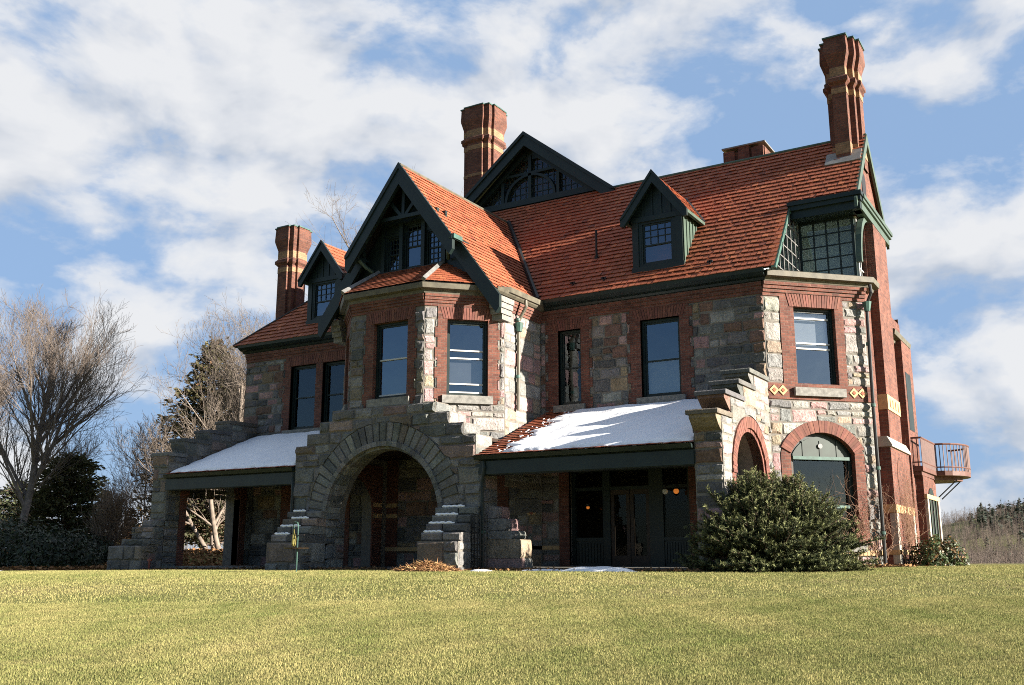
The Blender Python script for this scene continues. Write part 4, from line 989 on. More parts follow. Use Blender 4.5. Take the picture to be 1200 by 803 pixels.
# corbels where the lower barge boards land on the bay corners
for x in (-7.35, -13.65):
    mb = MB(); 
    for i in range(4): mb.box(x-.28+.03*i, x+.10-.0*i+.04*i, -2.52-.11*i, -2.0, 7.42+.17*i, 7.42+.17*(i+1)-.004)
    mb.build('stone_corbel', M_SILL, HOUSE)

# ---------------------------------------------------------------- dormers
def dormer(xc):
    fr = plane_y(0.06); hw = .83; ze, za = 10.74, 12.08; ov = 1.02; sl = (za-ze)/ov
    back = lambda z: (z-8.43)/1.2-.42
    mb = MB(); w = (xc-.55, xc+.52, 9.20, 10.60)
    mb.slab(fr, [(xc-hw, 8.95), (xc+hw, 8.95), (xc+hw, 10.9), (xc, 11.98), (xc-hw, 10.9)], [rect(*w)], -.1, 0)
    mb.fbox(fr, xc-hw-.03, xc+hw+.03, 8.96, 9.16, 0, .06); mb.fbox(fr, xc-hw-.03, xc+hw+.03, 10.62, 10.78, 0, .05)
    mb.fbox(fr, xc-hw, xc-hw+.2, 9.16, 10.62, 0, .035); mb.fbox(fr, xc+hw-.2, xc+hw, 9.16, 10.62, 0, .035)
    for u in (-.45, -.15, .15, .45): mb.fbox(fr, xc+u-.03, xc+u+.03, 10.78, 11.85-abs(u)*1.3, 0, .03)
    d = mb.build('dormer', M_GREEN, HOUSE)
    for s in (1, -1):
        mb = MB(); x = xc+s*hw
        fs = Fr((x, 0, 0), (0, 1, 0), (0, 0, 1), (1, 0, 0)) if s == 1 else Fr((x, 0, 0), (0, -1, 0), (0, 0, 1), (-1, 0, 0))
        P = [(.05, 8.98), (back(10.8), 10.8), (.05, 10.8)]
        if s == -1: P = [(-a, b) for a, b in P][::-1]
        mb.prism(fs, P, -.05, 0)
        for k in range(6):
            yy = .12+.27*k; zb = 8.43+1.2*(yy+.42)
            if zb < 10.7: 
                u = yy if s == 1 else -yy
                mb.fbox(fs, u-.03, u+.03, zb, 10.8, 0, .03)
        mb.build('dormer_cheek', M_SAGE, d)
        mb = MB(); hv = ov/math.cos(math.atan(sl)); a = math.atan(sl); ca, sa = math.cos(a), math.sin(a)
        if s == 1: f2 = Fr((xc+ov, 0, ze), (0, 1, 0), (-ca, 0, sa), (sa, 0, ca)); tou = lambda y: y
        else: f2 = Fr((xc-ov, 0, ze), (0, -1, 0), (ca, 0, sa), (-sa, 0, ca)); tou = lambda y: -y
        P = [(tou(-.22), 0), (tou(back(ze)+.1), 0), (tou(back(za)+.1), hv), (tou(-.22), hv)]
        if s == -1: P = P[::-1]
        tiles(mb, f2, [P], .22, .2, .026); mb.build('dormer_roof', [M_TILE, M_BLACK], d)
        mb = MB(); mb.tube([(xc+s*ov, back(ze)+.0, ze+.03), (xc, back(za), za+.03)], .06, 6); mb.build('valley_flashing', M_BLACK, d)
        mb = MB(); mb.box(xc+s*ov-.05, xc+s*ov+.05, -.24, back(ze)+.1, ze-.10, ze-.0); mb.build('eave_board', M_SAGE, d)
    mb = MB(); barge(F0, xc, za+.07, sl, 0, ov+.08, .24, .16, .27, mb); barge(F0, xc, za+.10, sl, 0, ov+.08, .07, .26, .30, mb); mb.build('barge_board', M_GREEN, d)
    window(fr, *w, depth=.06, frame=.05, rails=(.46,), grid=(4, 3), gridv=(9.9, 10.55), glass=M_GLASSHI, sill=False, parent=d)
dormer(-3.2); dormer(-16.75)
mb = MB()
# big attic gable across the ridge
AX, AZ, ASL = -10.1, 16.45, 0.80
for s in (1, -1):
    hw = 3.75; a = math.atan(ASL); ca, sa = math.cos(a), math.sin(a); ze = AZ-ASL*hw; hv = hw/ca
    if s == 1: f2 = Fr((AX+hw, 0, ze), (0, 1, 0), (-ca, 0, sa), (sa, 0, ca)); P = [(3.72, 0), (9.5, 0), (9.5, hv), (3.72, hv)]
    else: f2 = Fr((AX-hw, 0, ze), (0, -1, 0), (ca, 0, sa), (-sa, 0, ca)); P = [(-9.5, 0), (-3.72, 0), (-3.72, hv), (-9.5, hv)]
    tiles(mb, f2, [P], .28, .24, .03)
AG = mb.build('attic_roof', [M_TILE, M_BLACK], HOUSE)
mb = MB(); barge(F0, AX, AZ+.08, ASL, 0, 3.8, .42, -3.78, -3.66, mb); barge(F0, AX, AZ+.12, ASL, 0, 3.8, .12, -3.70, -3.60, mb); mb.build('barge_board', M_GREEN, AG)
FAG = plane_y(4.15)
mb = MB(); zb = 13.95
tri_ = [(AX-2.35, zb), (AX+2.35, zb), (AX+.35, zb+1.62), (AX-.35, zb+1.62)]
mb.holed(FAG, [(AX-3.7, 13.2), (AX+3.7, 13.2), (AX, AZ-.05)], [tri_], 0); mb.reveal(FAG, tri_, -.15, 0)
mb.fbox(FAG, AX-3.0, AX+3.0, 13.72, 13.95, 0, .1)
for s in (1, -1):
    q = [(AX+s*2.35, zb), (AX+s*2.62, zb), (AX+s*.15, zb+1.98), (AX+s*.15, zb+1.78)]; mb.prism(FAG, q if s == 1 else q[::-1], 0, .08)
aw_ = mb.build('gable_wall', M_GREEN, AG)
mb = MB(); mb.fbox(FAG, AX-.07, AX+.07, zb, zb+1.8, -.12, .05); mb.fbox(FAG, AX-1.3, AX-1.18, zb, zb+.9, -.12, .04); mb.fbox(FAG, AX+1.18, AX+1.3, zb, zb+.9, -.12, .04); mb.fbox(FAG, AX-1.2, AX+1.2, zb+1.02, zb+1.12, -.12, .045)
for i in range(20):
    a, b = math.pi*i/20, math.pi*(i+1)/20
    mb.prism(FAG, [(AX+r*math.cos(q), zb+r*.92*math.sin(q)) for r, q in ((1.03, a), (1.14, a), (1.14, b), (1.03, b))], -.12, .05)
mb.build('window', M_GREEN, aw_)
mb = MB()
for i in range(-9, 10): mb.fbox(FAG, AX+i*.25-.012, AX+i*.25+.012, zb, zb+max(.05, 1.86-abs(i)*.25*.8), -.1, -.08)
for j in range(1, 6): mb.fbox(FAG, AX-2.3+j*.38, AX+2.3-j*.38, zb+j*.28-.012, zb+j*.28+.012, -.1, -.078)
mb.build('sash', M_GREEN, aw_)
mb = MB(); mb.face([FAG(*p, -.11) for p in tri_]); mb.build('pane', M_GLASS, aw_)
mb = MB(); mb.prism(FAG, [(AX-3.3, 13.3), (AX+3.3, 13.3), (AX, 16.0)], -.32, -.28); mb.build('inner_wall', M_DARKROOM, aw_)

# ---------------------------------------------------------------- chimneys
def chimney(cx, cy, z0, z1, a, b, core=(.80, .78), arm=(.50, .46), flare=1.22, style=0, parent=HOUSE):
    def plan(s_, g=0.0):
        A, B = a*s_+g, b*s_+g; e, f = a*core[0]*s_+g, b*core[1]*s_+g; c, d = a*arm[0]*s_+g, b*arm[1]*s_+g
        q = [(A, -d), (A, d), (e, d), (e, f), (c, f), (c, B), (-c, B), (-c, f), (-e, f), (-e, d), (-A, d), (-A, -d), (-e, -d), (-e, -f), (-c, -f), (-c, -B), (c, -B), (c, -f), (e, -f), (e, -d)]
        return [(cx+x, cy+y) for x, y in q]
    H = z1-z0; lv = []
    # (height from the top, growth in metres, material 0 brick 1 yellow)
    g = a*(flare-1)
    prof = [(0.0, g*.9, 0), (.06, g*.9, 0), (.06, g*.85, 0), (.50, g, 0), (.58, g*.95, 0), (.95, g*.15, 0), (1.02, 0.02, 1), (1.32, 0.02, 1), (1.32, .02, 0), (1.40, .10, 0), (1.52, .10, 0), (1.62, .0, 0), (1.72, 0.012, 1), (1.92, .012, 1), (1.92, 0, 0), (H-.75 if style == 1 else H-.2, 0, 0)]
    if style == 1: prof += [(H-.75, .012, 1), (H-.38, .012, 1), (H-.38, 0.0, 0), (H, 0, 0)]
    elif style == 2: prof = prof[:-1] + [(3.0, 0, 0), (3.0, .012, 1), (3.12, .012, 1), (3.12, 0, 0), (H, 0, 0)]
    else: prof += [(H, 0, 0)]
    shaft = MB(); bands = []
    for (d0, g0, m0), (d1, g1, m1) in zip(prof, prof[1:]):
        p0, p1 = plan(1, g0), plan(1, g1); k = len(p0); t = shaft
        if m0 == 1 and m1 == 1: t = MB(); bands.append(t)
        for i in range(k):
            j = (i+1) % k; t.face([(*p1[i], z1-d1), (*p1[j], z1-d1), (*p0[j], z1-d0), (*p0[i], z1-d0)])
    for t in tessellate_polygon([[Vector((*p, 0)) for p in plan(1, prof[0][1])]]): shaft.face([(*plan(1, prof[0][1])[i], z1-.02) for i in t])
    o = shaft.build('chimney', M_DBRICK, parent); [q.build('chimney_band', M_TERRA, o) for q in bands]
    cap = MB(); p0 = plan(1, prof[0][1]+.03); cap.prism(Fr((0, 0, z1-.015), (1, 0, 0), (0, 1, 0), (0, 0, 1)), p0, 0, .05); cap.build('chimney_cap', M_VERD, o)
    return o
ce = chimney(1.92, 3.92, 12.4, 16.75, .50, .88, core=(.78, .62), arm=(.44, .30), flare=1.28, style=1)
mb = MB(); mb.prism(FRO, [(1.36, vy(2.88)), (2.44, vy(2.88)), (2.44, vy(3.3)), (1.36, vy(3.3))], .02, .06); mb.build('flashing', M_LEAD, ce)
chimney(-20.25, 1.85, 8.6, 13.75, .50, .50, core=(.80, .80), arm=(.38, .38), flare=1.26, style=0)
chimney(-13.45, 6.0, 13.0, 19.1, .72, .72, core=(.84, .84), arm=(.50, .50), flare=1.16, style=2)
mb = MB(); mb.box(-2.75, -1.3, 5.7, 6.9, 11.5, 14.75)
for x in (-2.75, -2.2, -1.7): mb.box(x-.06, x+.36, 5.62, 6.95, 14.0, 14.78 + (.1 if x == -2.2 else 0))
cm = mb.build('chimney', M_DBRICK, HOUSE); mb = MB(); mb.box(-2.85, -1.25, 5.58, 7.0, 14.88, 14.93); mb.build('chimney_cap', M_LEAD, cm)

# ---------------------------------------------------------------- balcony on the garden side
mb = MB()
mb.box(2.60, 2.86, 6.75, 9.3, -0.5, 2.95)
FBE = Fr((2.86, 0, 0), (0, 1, 0), (0, 0, 1), (1, 0, 0)); ah = archpoly(7.35, 8.75, 0.1, 2.05, None, 16)
GB = mb.build('garden_bay', M_BRICK, HOUSE)
mb = MB(); mb.prism(FBE, archpoly(7.35, 8.75, 0.1, 1.9, None, 16), 0, .03); w = mb.build('window', M_GREEN, GB)
mb = MB()
for y in (7.45, 8.05, 8.65): mb.fbox(FBE, y-.05, y+.05, 0.1, 2.2, .03, .07)
mb.build('sash', M_SAGE, w)
mb = MB(); mb.prism(FBE, archpoly(7.5, 8.6, 0.2, 1.85, None, 16), .03, .036); mb.build('pane', M_BLACK, w)
mb = MB()
for y in (6.78, 9.02): mb.fbox(FBE, y, y+.28, 0, 2.2, 0, .08)
mb.build('stone_post', M_PALE, GB)
mb = MB(); mb.fbox(FBE, 6.7, 9.35, 2.2, 2.34, 0, .09); mb.build('terracotta_band', M_TERRA_PLAIN, GB)
path = [(2.40, 6.55), (2.92, 6.55), (2.98, 8.9)]
for i in range(13):
    t = -math.pi*.62 + math.pi*1.12*i/12; path.append((3.08+.80*math.cos(t), 10.2+1.3*math.sin(t)*1.0))
deckp = path + [(2.4, 11.6)]
mb = MB(); mb.prism(Fr((0, 0, 3.06), (1, 0, 0), (0, 1, 0), (0, 0, 1)), deckp, 0, .16); mb.prism(Fr((0, 0, 2.93), (1, 0, 0), (0, 1, 0), (0, 0, 1)), [(2.4, 6.62), (2.86, 6.62), (2.9, 8.9), (3.1, 9.4), (3.5, 9.8), (3.6, 10.4), (3.2, 11.1), (2.4, 11.2)], 0, .13)
BALC = mb.build('balcony', M_RAIL, HOUSE)
mb = MB(); P3 = [Vector((*p, 0)) for p in path]
mb.tube([p+Vector((0, 0, 4.12)) for p in P3], .035, 6); mb.tube([p+Vector((0, 0, 3.34)) for p in P3], .025, 6)
mb.build('handrail', M_RAIL, BALC)
mb = MB()
for a, b in zip(P3, P3[1:]):
    n = max(1, int((b-a).length/.115))
    for i in range(n):
        q = a+(b-a)*(i/n); mb.tube([q+Vector((0, 0, 3.2)), q+Vector((0, 0, 4.12))], .016, 4, cap=False)
mb.build('balusters', M_RAIL, BALC)
for y in (9.7, 10.6):
    mb = MB(); mb.tube([(2.85, y, 2.35), (3.5, y, 2.95)], .022, 6); mb.build('strut', M_BLACK, BALC)

# ---------------------------------------------------------------- downspouts
def downspout(pts, rad=.05, mat_=None, head=None):
    mb = MB(); mb.tube(pts, rad, 8)
    P = [Vector(p) for p in pts]
    z = P[-1].z+1.0
    o = mb.build('downspout', mat_ or M_COPPER, HOUSE)
    mb = MB(); q = Vector((P[-1].x, P[-1].y, 0)); top = P[2].z
    for zz_ in np.arange(z, top, 1.8): mb.tube([(q.x, q.y, zz_), (q.x, q.y, zz_+.09)], rad+.02, 8)
    if head: mb.tube([Vector(head)-Vector((0, 0, .14)), Vector(head)+Vector((0, 0, .14))], [rad+.03, rad+.085], 8)
    if mb.f: mb.build('pipe_collar', M_VERD, o)
    return o
downspout([(-7.02, -1.5, 8.2), (-7.0, -1.5, 8.0), (-7.24, -1.55, 7.55), (-7.25, -1.58, 4.75)], .055, M_COPPER, (-7.22, -1.55, 7.35))
downspout([(2.55, 2.15, 8.2), (2.58, 2.12, 7.95), (2.42, 2.15, 7.6), (2.38, 2.18, 4.5), (2.38, 2.18, 0.0)], .05, M_BLACK, (2.43, 2.15, 7.55))
downspout([(-6.85, -4.15, 2.98), (-6.82, -4.15, 2.8), (-6.9, -4.12, 2.4), (-6.85, -4.14, 0.0)], .05, M_GREEN)
downspout([(-13.98, -4.12, 2.98), (-13.98, -4.12, 2.8), (-13.90, -4.16, 2.4), (-13.9, -4.18, 1.6)], .05, M_GREEN)

# ================================================================== PORCH LAMPS
M_LAMPW = m_emit('warm_lamp_glass', (1.0, 0.30, 0.05), .11); M_LAMPC = m_plain('white_glass_globe', (0.75, 0.74, 0.7), .2, .05, 3)
def lamp(x, z, r, gm, label, group=None):
    mb = MB(); y = -0.02
    for i in range(8):
        a0, a1 = math.pi*i/8, math.pi*(i+1)/8
        for k in range(12):
            b0, b1 = 2*math.pi*k/12, 2*math.pi*(k+1)/12
            S = lambda a, b: (x+r*math.sin(a)*math.cos(b), y-.16+r*math.sin(a)*math.sin(b), z+r*math.cos(a))
            q = [S(a0, b0), S(a1, b0), S(a1, b1), S(a0, b1)]
            if i == 0: q = q[1:]
            elif i == 7: q = q[:3] if False else [q[0], q[1], q[3]]
            mb.face(q)
    e = empty('porch_lamp', (x, y, z)); tag(e, label, 'lamp', group)
    g = mb.build('globe', gm, e, smooth=True)
    m2 = MB(); m2.tube([(x, y+.02, z+r+.1), (x, y-.1, z+r+.1), (x, y-.16, z+r+.02)], .018, 6); m2.tube([(x, y-.16, z+r-.02), (x, y-.16, z+r+.05)], .05, 8); m2.build('lamp_arm', M_BLACK, e)
lamp(-3.12, 2.24, .085, M_LAMPC, 'unlit white globe lamp beside the porch door under the snowy roof')
lamp(-2.78, 2.24, .08, M_LAMPW, 'lit orange globe lamp nearest the spruce in the porch')
lamp(-5.63, 1.84, .05, M_LAMPW, 'small glowing orange lamp on the door side away from the spruce')

# ================================================================== SMALL THINGS BY THE WALL
tr = MB()
for i in range(6): tr.box(-6.98+i*.10, -6.955+i*.10, -4.55, -4.53, -.05, 1.5)
for j in range(10): tr.box(-6.99, -6.44, -4.53, -4.51, .10+j*.15, .122+j*.15)
tag(tr.build('trellis', M_BLACK), 'dark garden trellis leaning by the entrance arch and the stepped stone buttress', 'trellis')
tr = None
fp = Vector((-10.28, -7.7, gz(-10.28, -7.7))); fz = fp.z
e = empty('bird_feeder', fp); tag(e, 'green shepherd hook pole with a yellow bird feeder and tray', 'bird feeder')
mb = MB(); mb.tube([(fp.x, fp.y, fz-.2), (fp.x, fp.y, fz+1.18), (fp.x-.03, fp.y, fz+1.27), (fp.x-.12, fp.y, fz+1.29), (fp.x-.16, fp.y, fz+1.22), (fp.x-.15, fp.y, fz+1.12)], .016, 6); mb.build('pole', M_VERD, e)
mb = MB(); mb.tube([(fp.x-.14, fp.y, fz+.66), (fp.x-.14, fp.y, fz+.72), (fp.x-.13, fp.y, fz+.86), (fp.x-.15, fp.y, fz+1.0), (fp.x-.15, fp.y, fz+1.1)], [.035, .06, .055, .03, .012], 10); f_ = mb.build('feeder_body', m_plain('yellow_plastic', (.22, .19, .05), .5, .1, 4), e)
mb = MB(); mb.tube([(fp.x-.03, fp.y, fz+.60), (fp.x-.03, fp.y, fz+.63)], [.30, .33], 14); mb.tube([(fp.x-.30, fp.y, fz+.95), (fp.x+.22, fp.y, fz+.95)], .012, 5); mb.build('tray', M_WOOD, e)
px_, py_ = -19.3, -5.0
mb = MB(); z = gz(px_, py_); mb.tube([(px_, py_, z-.2), (px_, py_, z+.34), (px_, py_, z+.38)], [.035, .035, .02], 8); mb.box(px_-.09, px_+.09, py_-.02, py_+.02, z+.30, z+.36); tag(mb.build('marker_post', m_plain('red_paint', (.16, .03, .02), .5, .2, 4)), 'small red post at the mouth of the porch left of the arch', 'post')
# straw heap
def strands(name, n, fn, ln, wd, cols, mat_, seed=1):
    g = np.random.default_rng(seed); base = fn(g, n); ang = g.uniform(0, 2*np.pi, n); el = g.normal(.1, .3, n); l = ln*g.uniform(.5, 1.3, n)
    d = np.stack([np.cos(ang)*np.cos(el), np.sin(ang)*np.cos(el), np.sin(el)], -1); s = np.cross(d, g.normal(size=(n, 3))); s /= np.linalg.norm(s, axis=1)[:, None]
    a = base-d*l[:, None]/2; b = base+d*l[:, None]/2; m = base+g.normal(0, .02, (n, 3)); w = wd*g.uniform(.7, 1.3, n)[:, None]
    V = np.stack([a, m-s*w, b, m+s*w], 1).reshape(-1, 3); F = np.arange(4*n).reshape(-1, 4)
    c = np.array(cols)[g.integers(0, len(cols), n)]*g.uniform(.7, 1.25, (n, 1)); return from_np(name, V, F, mat_, c)
M_STRAW = m_attr('straw', .9, .1)
def heap(g, n):
    r = np.sqrt(g.uniform(0, 1, n)); a = g.uniform(0, 2*np.pi, n); x = r*np.cos(a); y = r*np.sin(a); z = .26*(1-r**1.6)*g.uniform(.1, 1, n)
    X = -7.35+.95*x; Y = -6.0+.5*y; return np.stack([X, Y, ground(X, Y)+z], -1)
tag(strands('straw_heap', 2600, heap, .34, .011, [(.36, .2, .09), (.28, .15, .07), (.42, .27, .13), (.2, .1, .05)], M_STRAW, 3), 'low heap of brown straw on the grass before the arch pier', 'straw heap')
# snow left along the edge of the lawn
def snow_patch(cx, cy, a, b, h, label):
    n = 40; V = []; F = []
    for r in range(9):
        for k in range(n):
            t = 2*math.pi*k/n; q = r/8*(1+.22*math.sin(3*t+cx)+.12*math.sin(7*t)); x = cx+a*q*math.cos(t); y = cy+b*q*math.sin(t)
            V.append((x, y, gz(x, y)+h*(1-(r/8)**2)*(1+.3*math.sin(5*x)*math.cos(6*y))-.01))
    for r in range(8):
        for k in range(n): F.append((r*n+k, (r+1)*n+k, (r+1)*n+(k+1) % n, r*n+(k+1) % n))
    tag(from_np('snow_patch', np.array(V), np.array(F), M_SNOW, smooth=True), label, 'snow')
snow_patch(-2.9, -5.0, 1.1, .35, .13, 'thin patch of old snow on the ground beside the spruce')
snow_patch(-4.6, -4.9, .8, .25, .07, 'faint streak of snow before the porch door')
snow_patch(-6.0, -5.6, .35, .2, .08, 'small scrap of snow between the straw and the lit buttress')
p = CAM+HD*33+RD*(-17.6); snow_patch(p.x, p.y, 1.2, .6, .09, 'scrap of snow at the lawn edge below the dark bushes')
def snow_line(x0, x1, y, z):
    mb = MB(); n = 12; P = []
    for i in range(n+1):
        x = x0+(x1-x0)*i/n; P.append((x, y, z+.02+.012*math.sin(i*2.1)))
    mb.tube(P, [.02]+[.038+.008*math.sin(i*1.7) for i in range(n-1)]+[.02], 6); return mb.build('snow_ridge', M_SNOW, smooth=True)
for x0, x1, y, z, lab in ((-8.1, -7.35, -4.30, 1.74, 'topmost'), (-8.2, -7.45, -4.48, 1.52, 'second'), (-8.25, -7.4, -4.72, 1.28, 'third'), (-8.25, -7.62, -4.95, 1.04, 'lowest')):
    tag(snow_line(x0, x1, y, z), f'{lab} ridge of snow on the stepped arch pier by the trellis', 'snow', 'snow on the arch piers')
for x0, x1, y, z, lab in ((-13.7, -13.2, -4.30, 1.74, 'topmost'), (-13.6, -12.9, -4.48, 1.52, 'second'), (-13.8, -13.0, -4.72, 1.28, 'third'), (-13.8, -13.2, -4.95, 1.04, 'lowest')):
    tag(snow_line(x0, x1, y, z), f'{lab} ridge of snow on the stepped arch pier by the bird feeder', 'snow', 'snow on the arch piers')

# ================================================================== PLANTS
M_BARK = m_attr('bark', .9, .1, nscale=5, var=.3); M_TWIG = m_attr('twig', .9, .1, nscale=2, var=.15); M_NEEDLE = m_attr('needles', .75, .25, .12, 2.0, .25); M_LEAF = m_attr('broad_leaf', .5, .4, .15, 3.0, .25)

def tubes_np(segs, k):
    """segs: list of (p0, p1, r0, r1)"""
    A = np.array([s[0] for s in segs]); B = np.array([s[1] for s in segs]); r0 = np.array([s[2] for s in segs])[:, None]; r1 = np.array([s[3] for s in segs])[:, None]
    d = B-A; d /= np.linalg.norm(d, axis=1)[:, None]+1e-9; h = np.where(np.abs(d[:, 2:3]) < .9, np.array([[0, 0, 1.]]), np.array([[1., 0, 0]]))
    u = np.cross(d, h); u /= np.linalg.norm(u, axis=1)[:, None]; v = np.cross(d, u); n = len(segs); V = np.zeros((n, 2*k, 3))
    for j in range(k):
        t = 2*np.pi*j/k; o = u*np.cos(t)+v*np.sin(t); V[:, j] = A+o*r0; V[:, k+j] = B+o*r1
    F = np.array([[j, (j+1) % k, k+(j+1) % k, k+j] for j in range(k)])[None]+(np.arange(n)*2*k)[:, None, None]
    return V.reshape(-1, 3), F.reshape(-1, 4)

def bare_tree(base, h, spread, lean, seed, label, stems=1, col=(.30, .24, .19), r0=.2, twigw=.009, levels=5, first=.28, up=.25, dens=1.0, name='bare_tree', wander=.05):
    rg = random.Random(seed); thick = []; thin = []
    def grow(p, d, ln, r, lv):
        nseg = 5 if lv < 2 else 4 if lv < 4 else 3
        step = ln/nseg; q = p.copy(); kids = []
        for i in range(nseg):
            w = wander+.025*lv
            d2 = (d+Vector((rg.gauss(0, w), rg.gauss(0, w), rg.gauss(0, w)+up*.12))).normalized(); e = q+d2*step
            ra = r*(1-.75*i/nseg) if lv else r*(1-.55*i/nseg); rb = r*(1-.75*(i+1)/nseg) if lv else r*(1-.55*(i+1)/nseg)
            (thick if lv < 2 else thin).append((tuple(q), tuple(e), max(ra, twigw), max(rb, twigw*.8)))
            t = (i+1)/nseg
            if lv < levels and (t > first or lv):
                nk = (3, 1.7, 1.35, 1.1, 1)[lv]
                nk = nk*dens; nk = int(nk)+(rg.random() < nk-int(nk))
                for _ in range(nk):
                    kids.append((e-d2*step*rg.random()*.8, d2, t, rb))
            q = e; d = d2
        for (kp, kd, t, kr) in kids:
            a = rg.uniform(0, 2*math.pi); s = kd.cross(Vector((math.cos(a), math.sin(a), .3))).normalized()
            an = rg.uniform(.42, .78)*(spread if lv == 0 else 1.0)
            nd = (kd*math.cos(an)+s*math.sin(an)+Vector((0, 0, up*.9))).normalized()
            l2 = ln*rg.uniform(.45, .75)*(1.15-.5*t if lv == 0 else 1.05-.35*t)
            grow(kp, nd, l2, max(kr*rg.uniform(.45, .7), twigw), lv+1)
    b = Vector(base)
    for s in range(stems):
        d = Vector((lean[0]+rg.gauss(0, .10 if stems == 1 else .32), lean[1]+rg.gauss(0, .1 if stems == 1 else .32), 1)).normalized()
        grow(b+Vector((rg.gauss(0, .15), rg.gauss(0, .15), -.2))*(1 if stems > 1 else 0)+Vector((0, 0, -.3)), d, h*rg.uniform(.62, .75), r0*(1 if s == 0 else rg.uniform(.6, .9)), 0)
    t = empty(name, base); tag(t, label, 'tree', None)
    V, F = tubes_np(thick, 6); g = np.random.default_rng(seed); c = np.array(col)*np.ones((len(F), 1)); from_np('trunk', V, F, M_BARK, c, t, smooth=True)
    V, F = tubes_np(thin, 3); c = np.array(col)*np.repeat(g.uniform(.75, 1.2, len(F)//3), 3)[:, None]; from_np('crown', V, F, M_TWIG, c, t)
    return t
def conifer(base, h, w, seed, label, n=260, col=(.040, .058, .030), tip=(.075, .085, .042), brown=0.0, name='conifer', flat=.1, fol=26, size=.22, pw=.75):
    g = np.random.default_rng(seed); b = np.array(base, float); t = empty(name, base); tag(t, label, 'tree')
    segs = [((b[0], b[1], b[2]-.3), (b[0], b[1], b[2]+h*.5), h*.02, h*.013), ((b[0], b[1], b[2]+h*.5), (b[0], b[1], b[2]+h), h*.013, .01)]
    Q = []; C = []
    for i in range(n):
        f = g.uniform(.04, 1)**.9; z = h*f; R_ = w*(1-f)**pw*g.uniform(.55, 1.12)+.08; a = g.uniform(0, 2*np.pi); drop = g.uniform(-.05, .35)-flat
        e = np.array([math.cos(a)*R_, math.sin(a)*R_, -drop*R_*.5+.12*R_]); p0 = b+np.array([0, 0, z]); segs.append((tuple(p0), tuple(p0+e), .03, .008))
        m = max(5, int(fol*R_/w)); s = g.uniform(.15, 1.0, m)**.7; ctr = p0+e*s[:, None]+g.normal(0, .05*w, (m, 3))*np.array([1, 1, .6])
        d = e/np.linalg.norm(e)+g.normal(0, .45, (m, 3)); d /= np.linalg.norm(d, axis=1)[:, None]; u = np.cross(d, g.normal(size=(m, 3))); u /= np.linalg.norm(u, axis=1)[:, None]
        l = size*g.uniform(.6, 1.4, m)[:, None]; wd = l*.22
        for sgn in (1,):
            Q.append(np.stack([ctr-d*l*.5, ctr+u*wd, ctr+d*l*.6, ctr-u*wd], 1))
        k = s[:, None]; cc = np.array(col)*(1-k)+np.array(tip)*k; cc = cc*g.uniform(.7, 1.3, (m, 1))
        if brown: cc = np.where(g.random((m, 1)) < brown, np.array([[.16, .09, .045]])*g.uniform(.7, 1.2, (m, 1)), cc)
        C.append(cc)
    V, F = tubes_np(segs, 5); from_np('trunk', V, F, M_BARK, np.tile([.14, .10, .075], (len(F), 1)), t)
    Q = np.concatenate(Q); from_np('crown', Q.reshape(-1, 3), np.arange(len(Q)*4).reshape(-1, 4), M_NEEDLE, np.concatenate(C), t)
    return t
def at(u, d, dz=0.0):
    """ground point under photo column u at distance d"""
    p = CAM+HD*d+RD*(d*(u-600)/1176.6); return (p.x, p.y, gz(p.x, p.y)+dz)

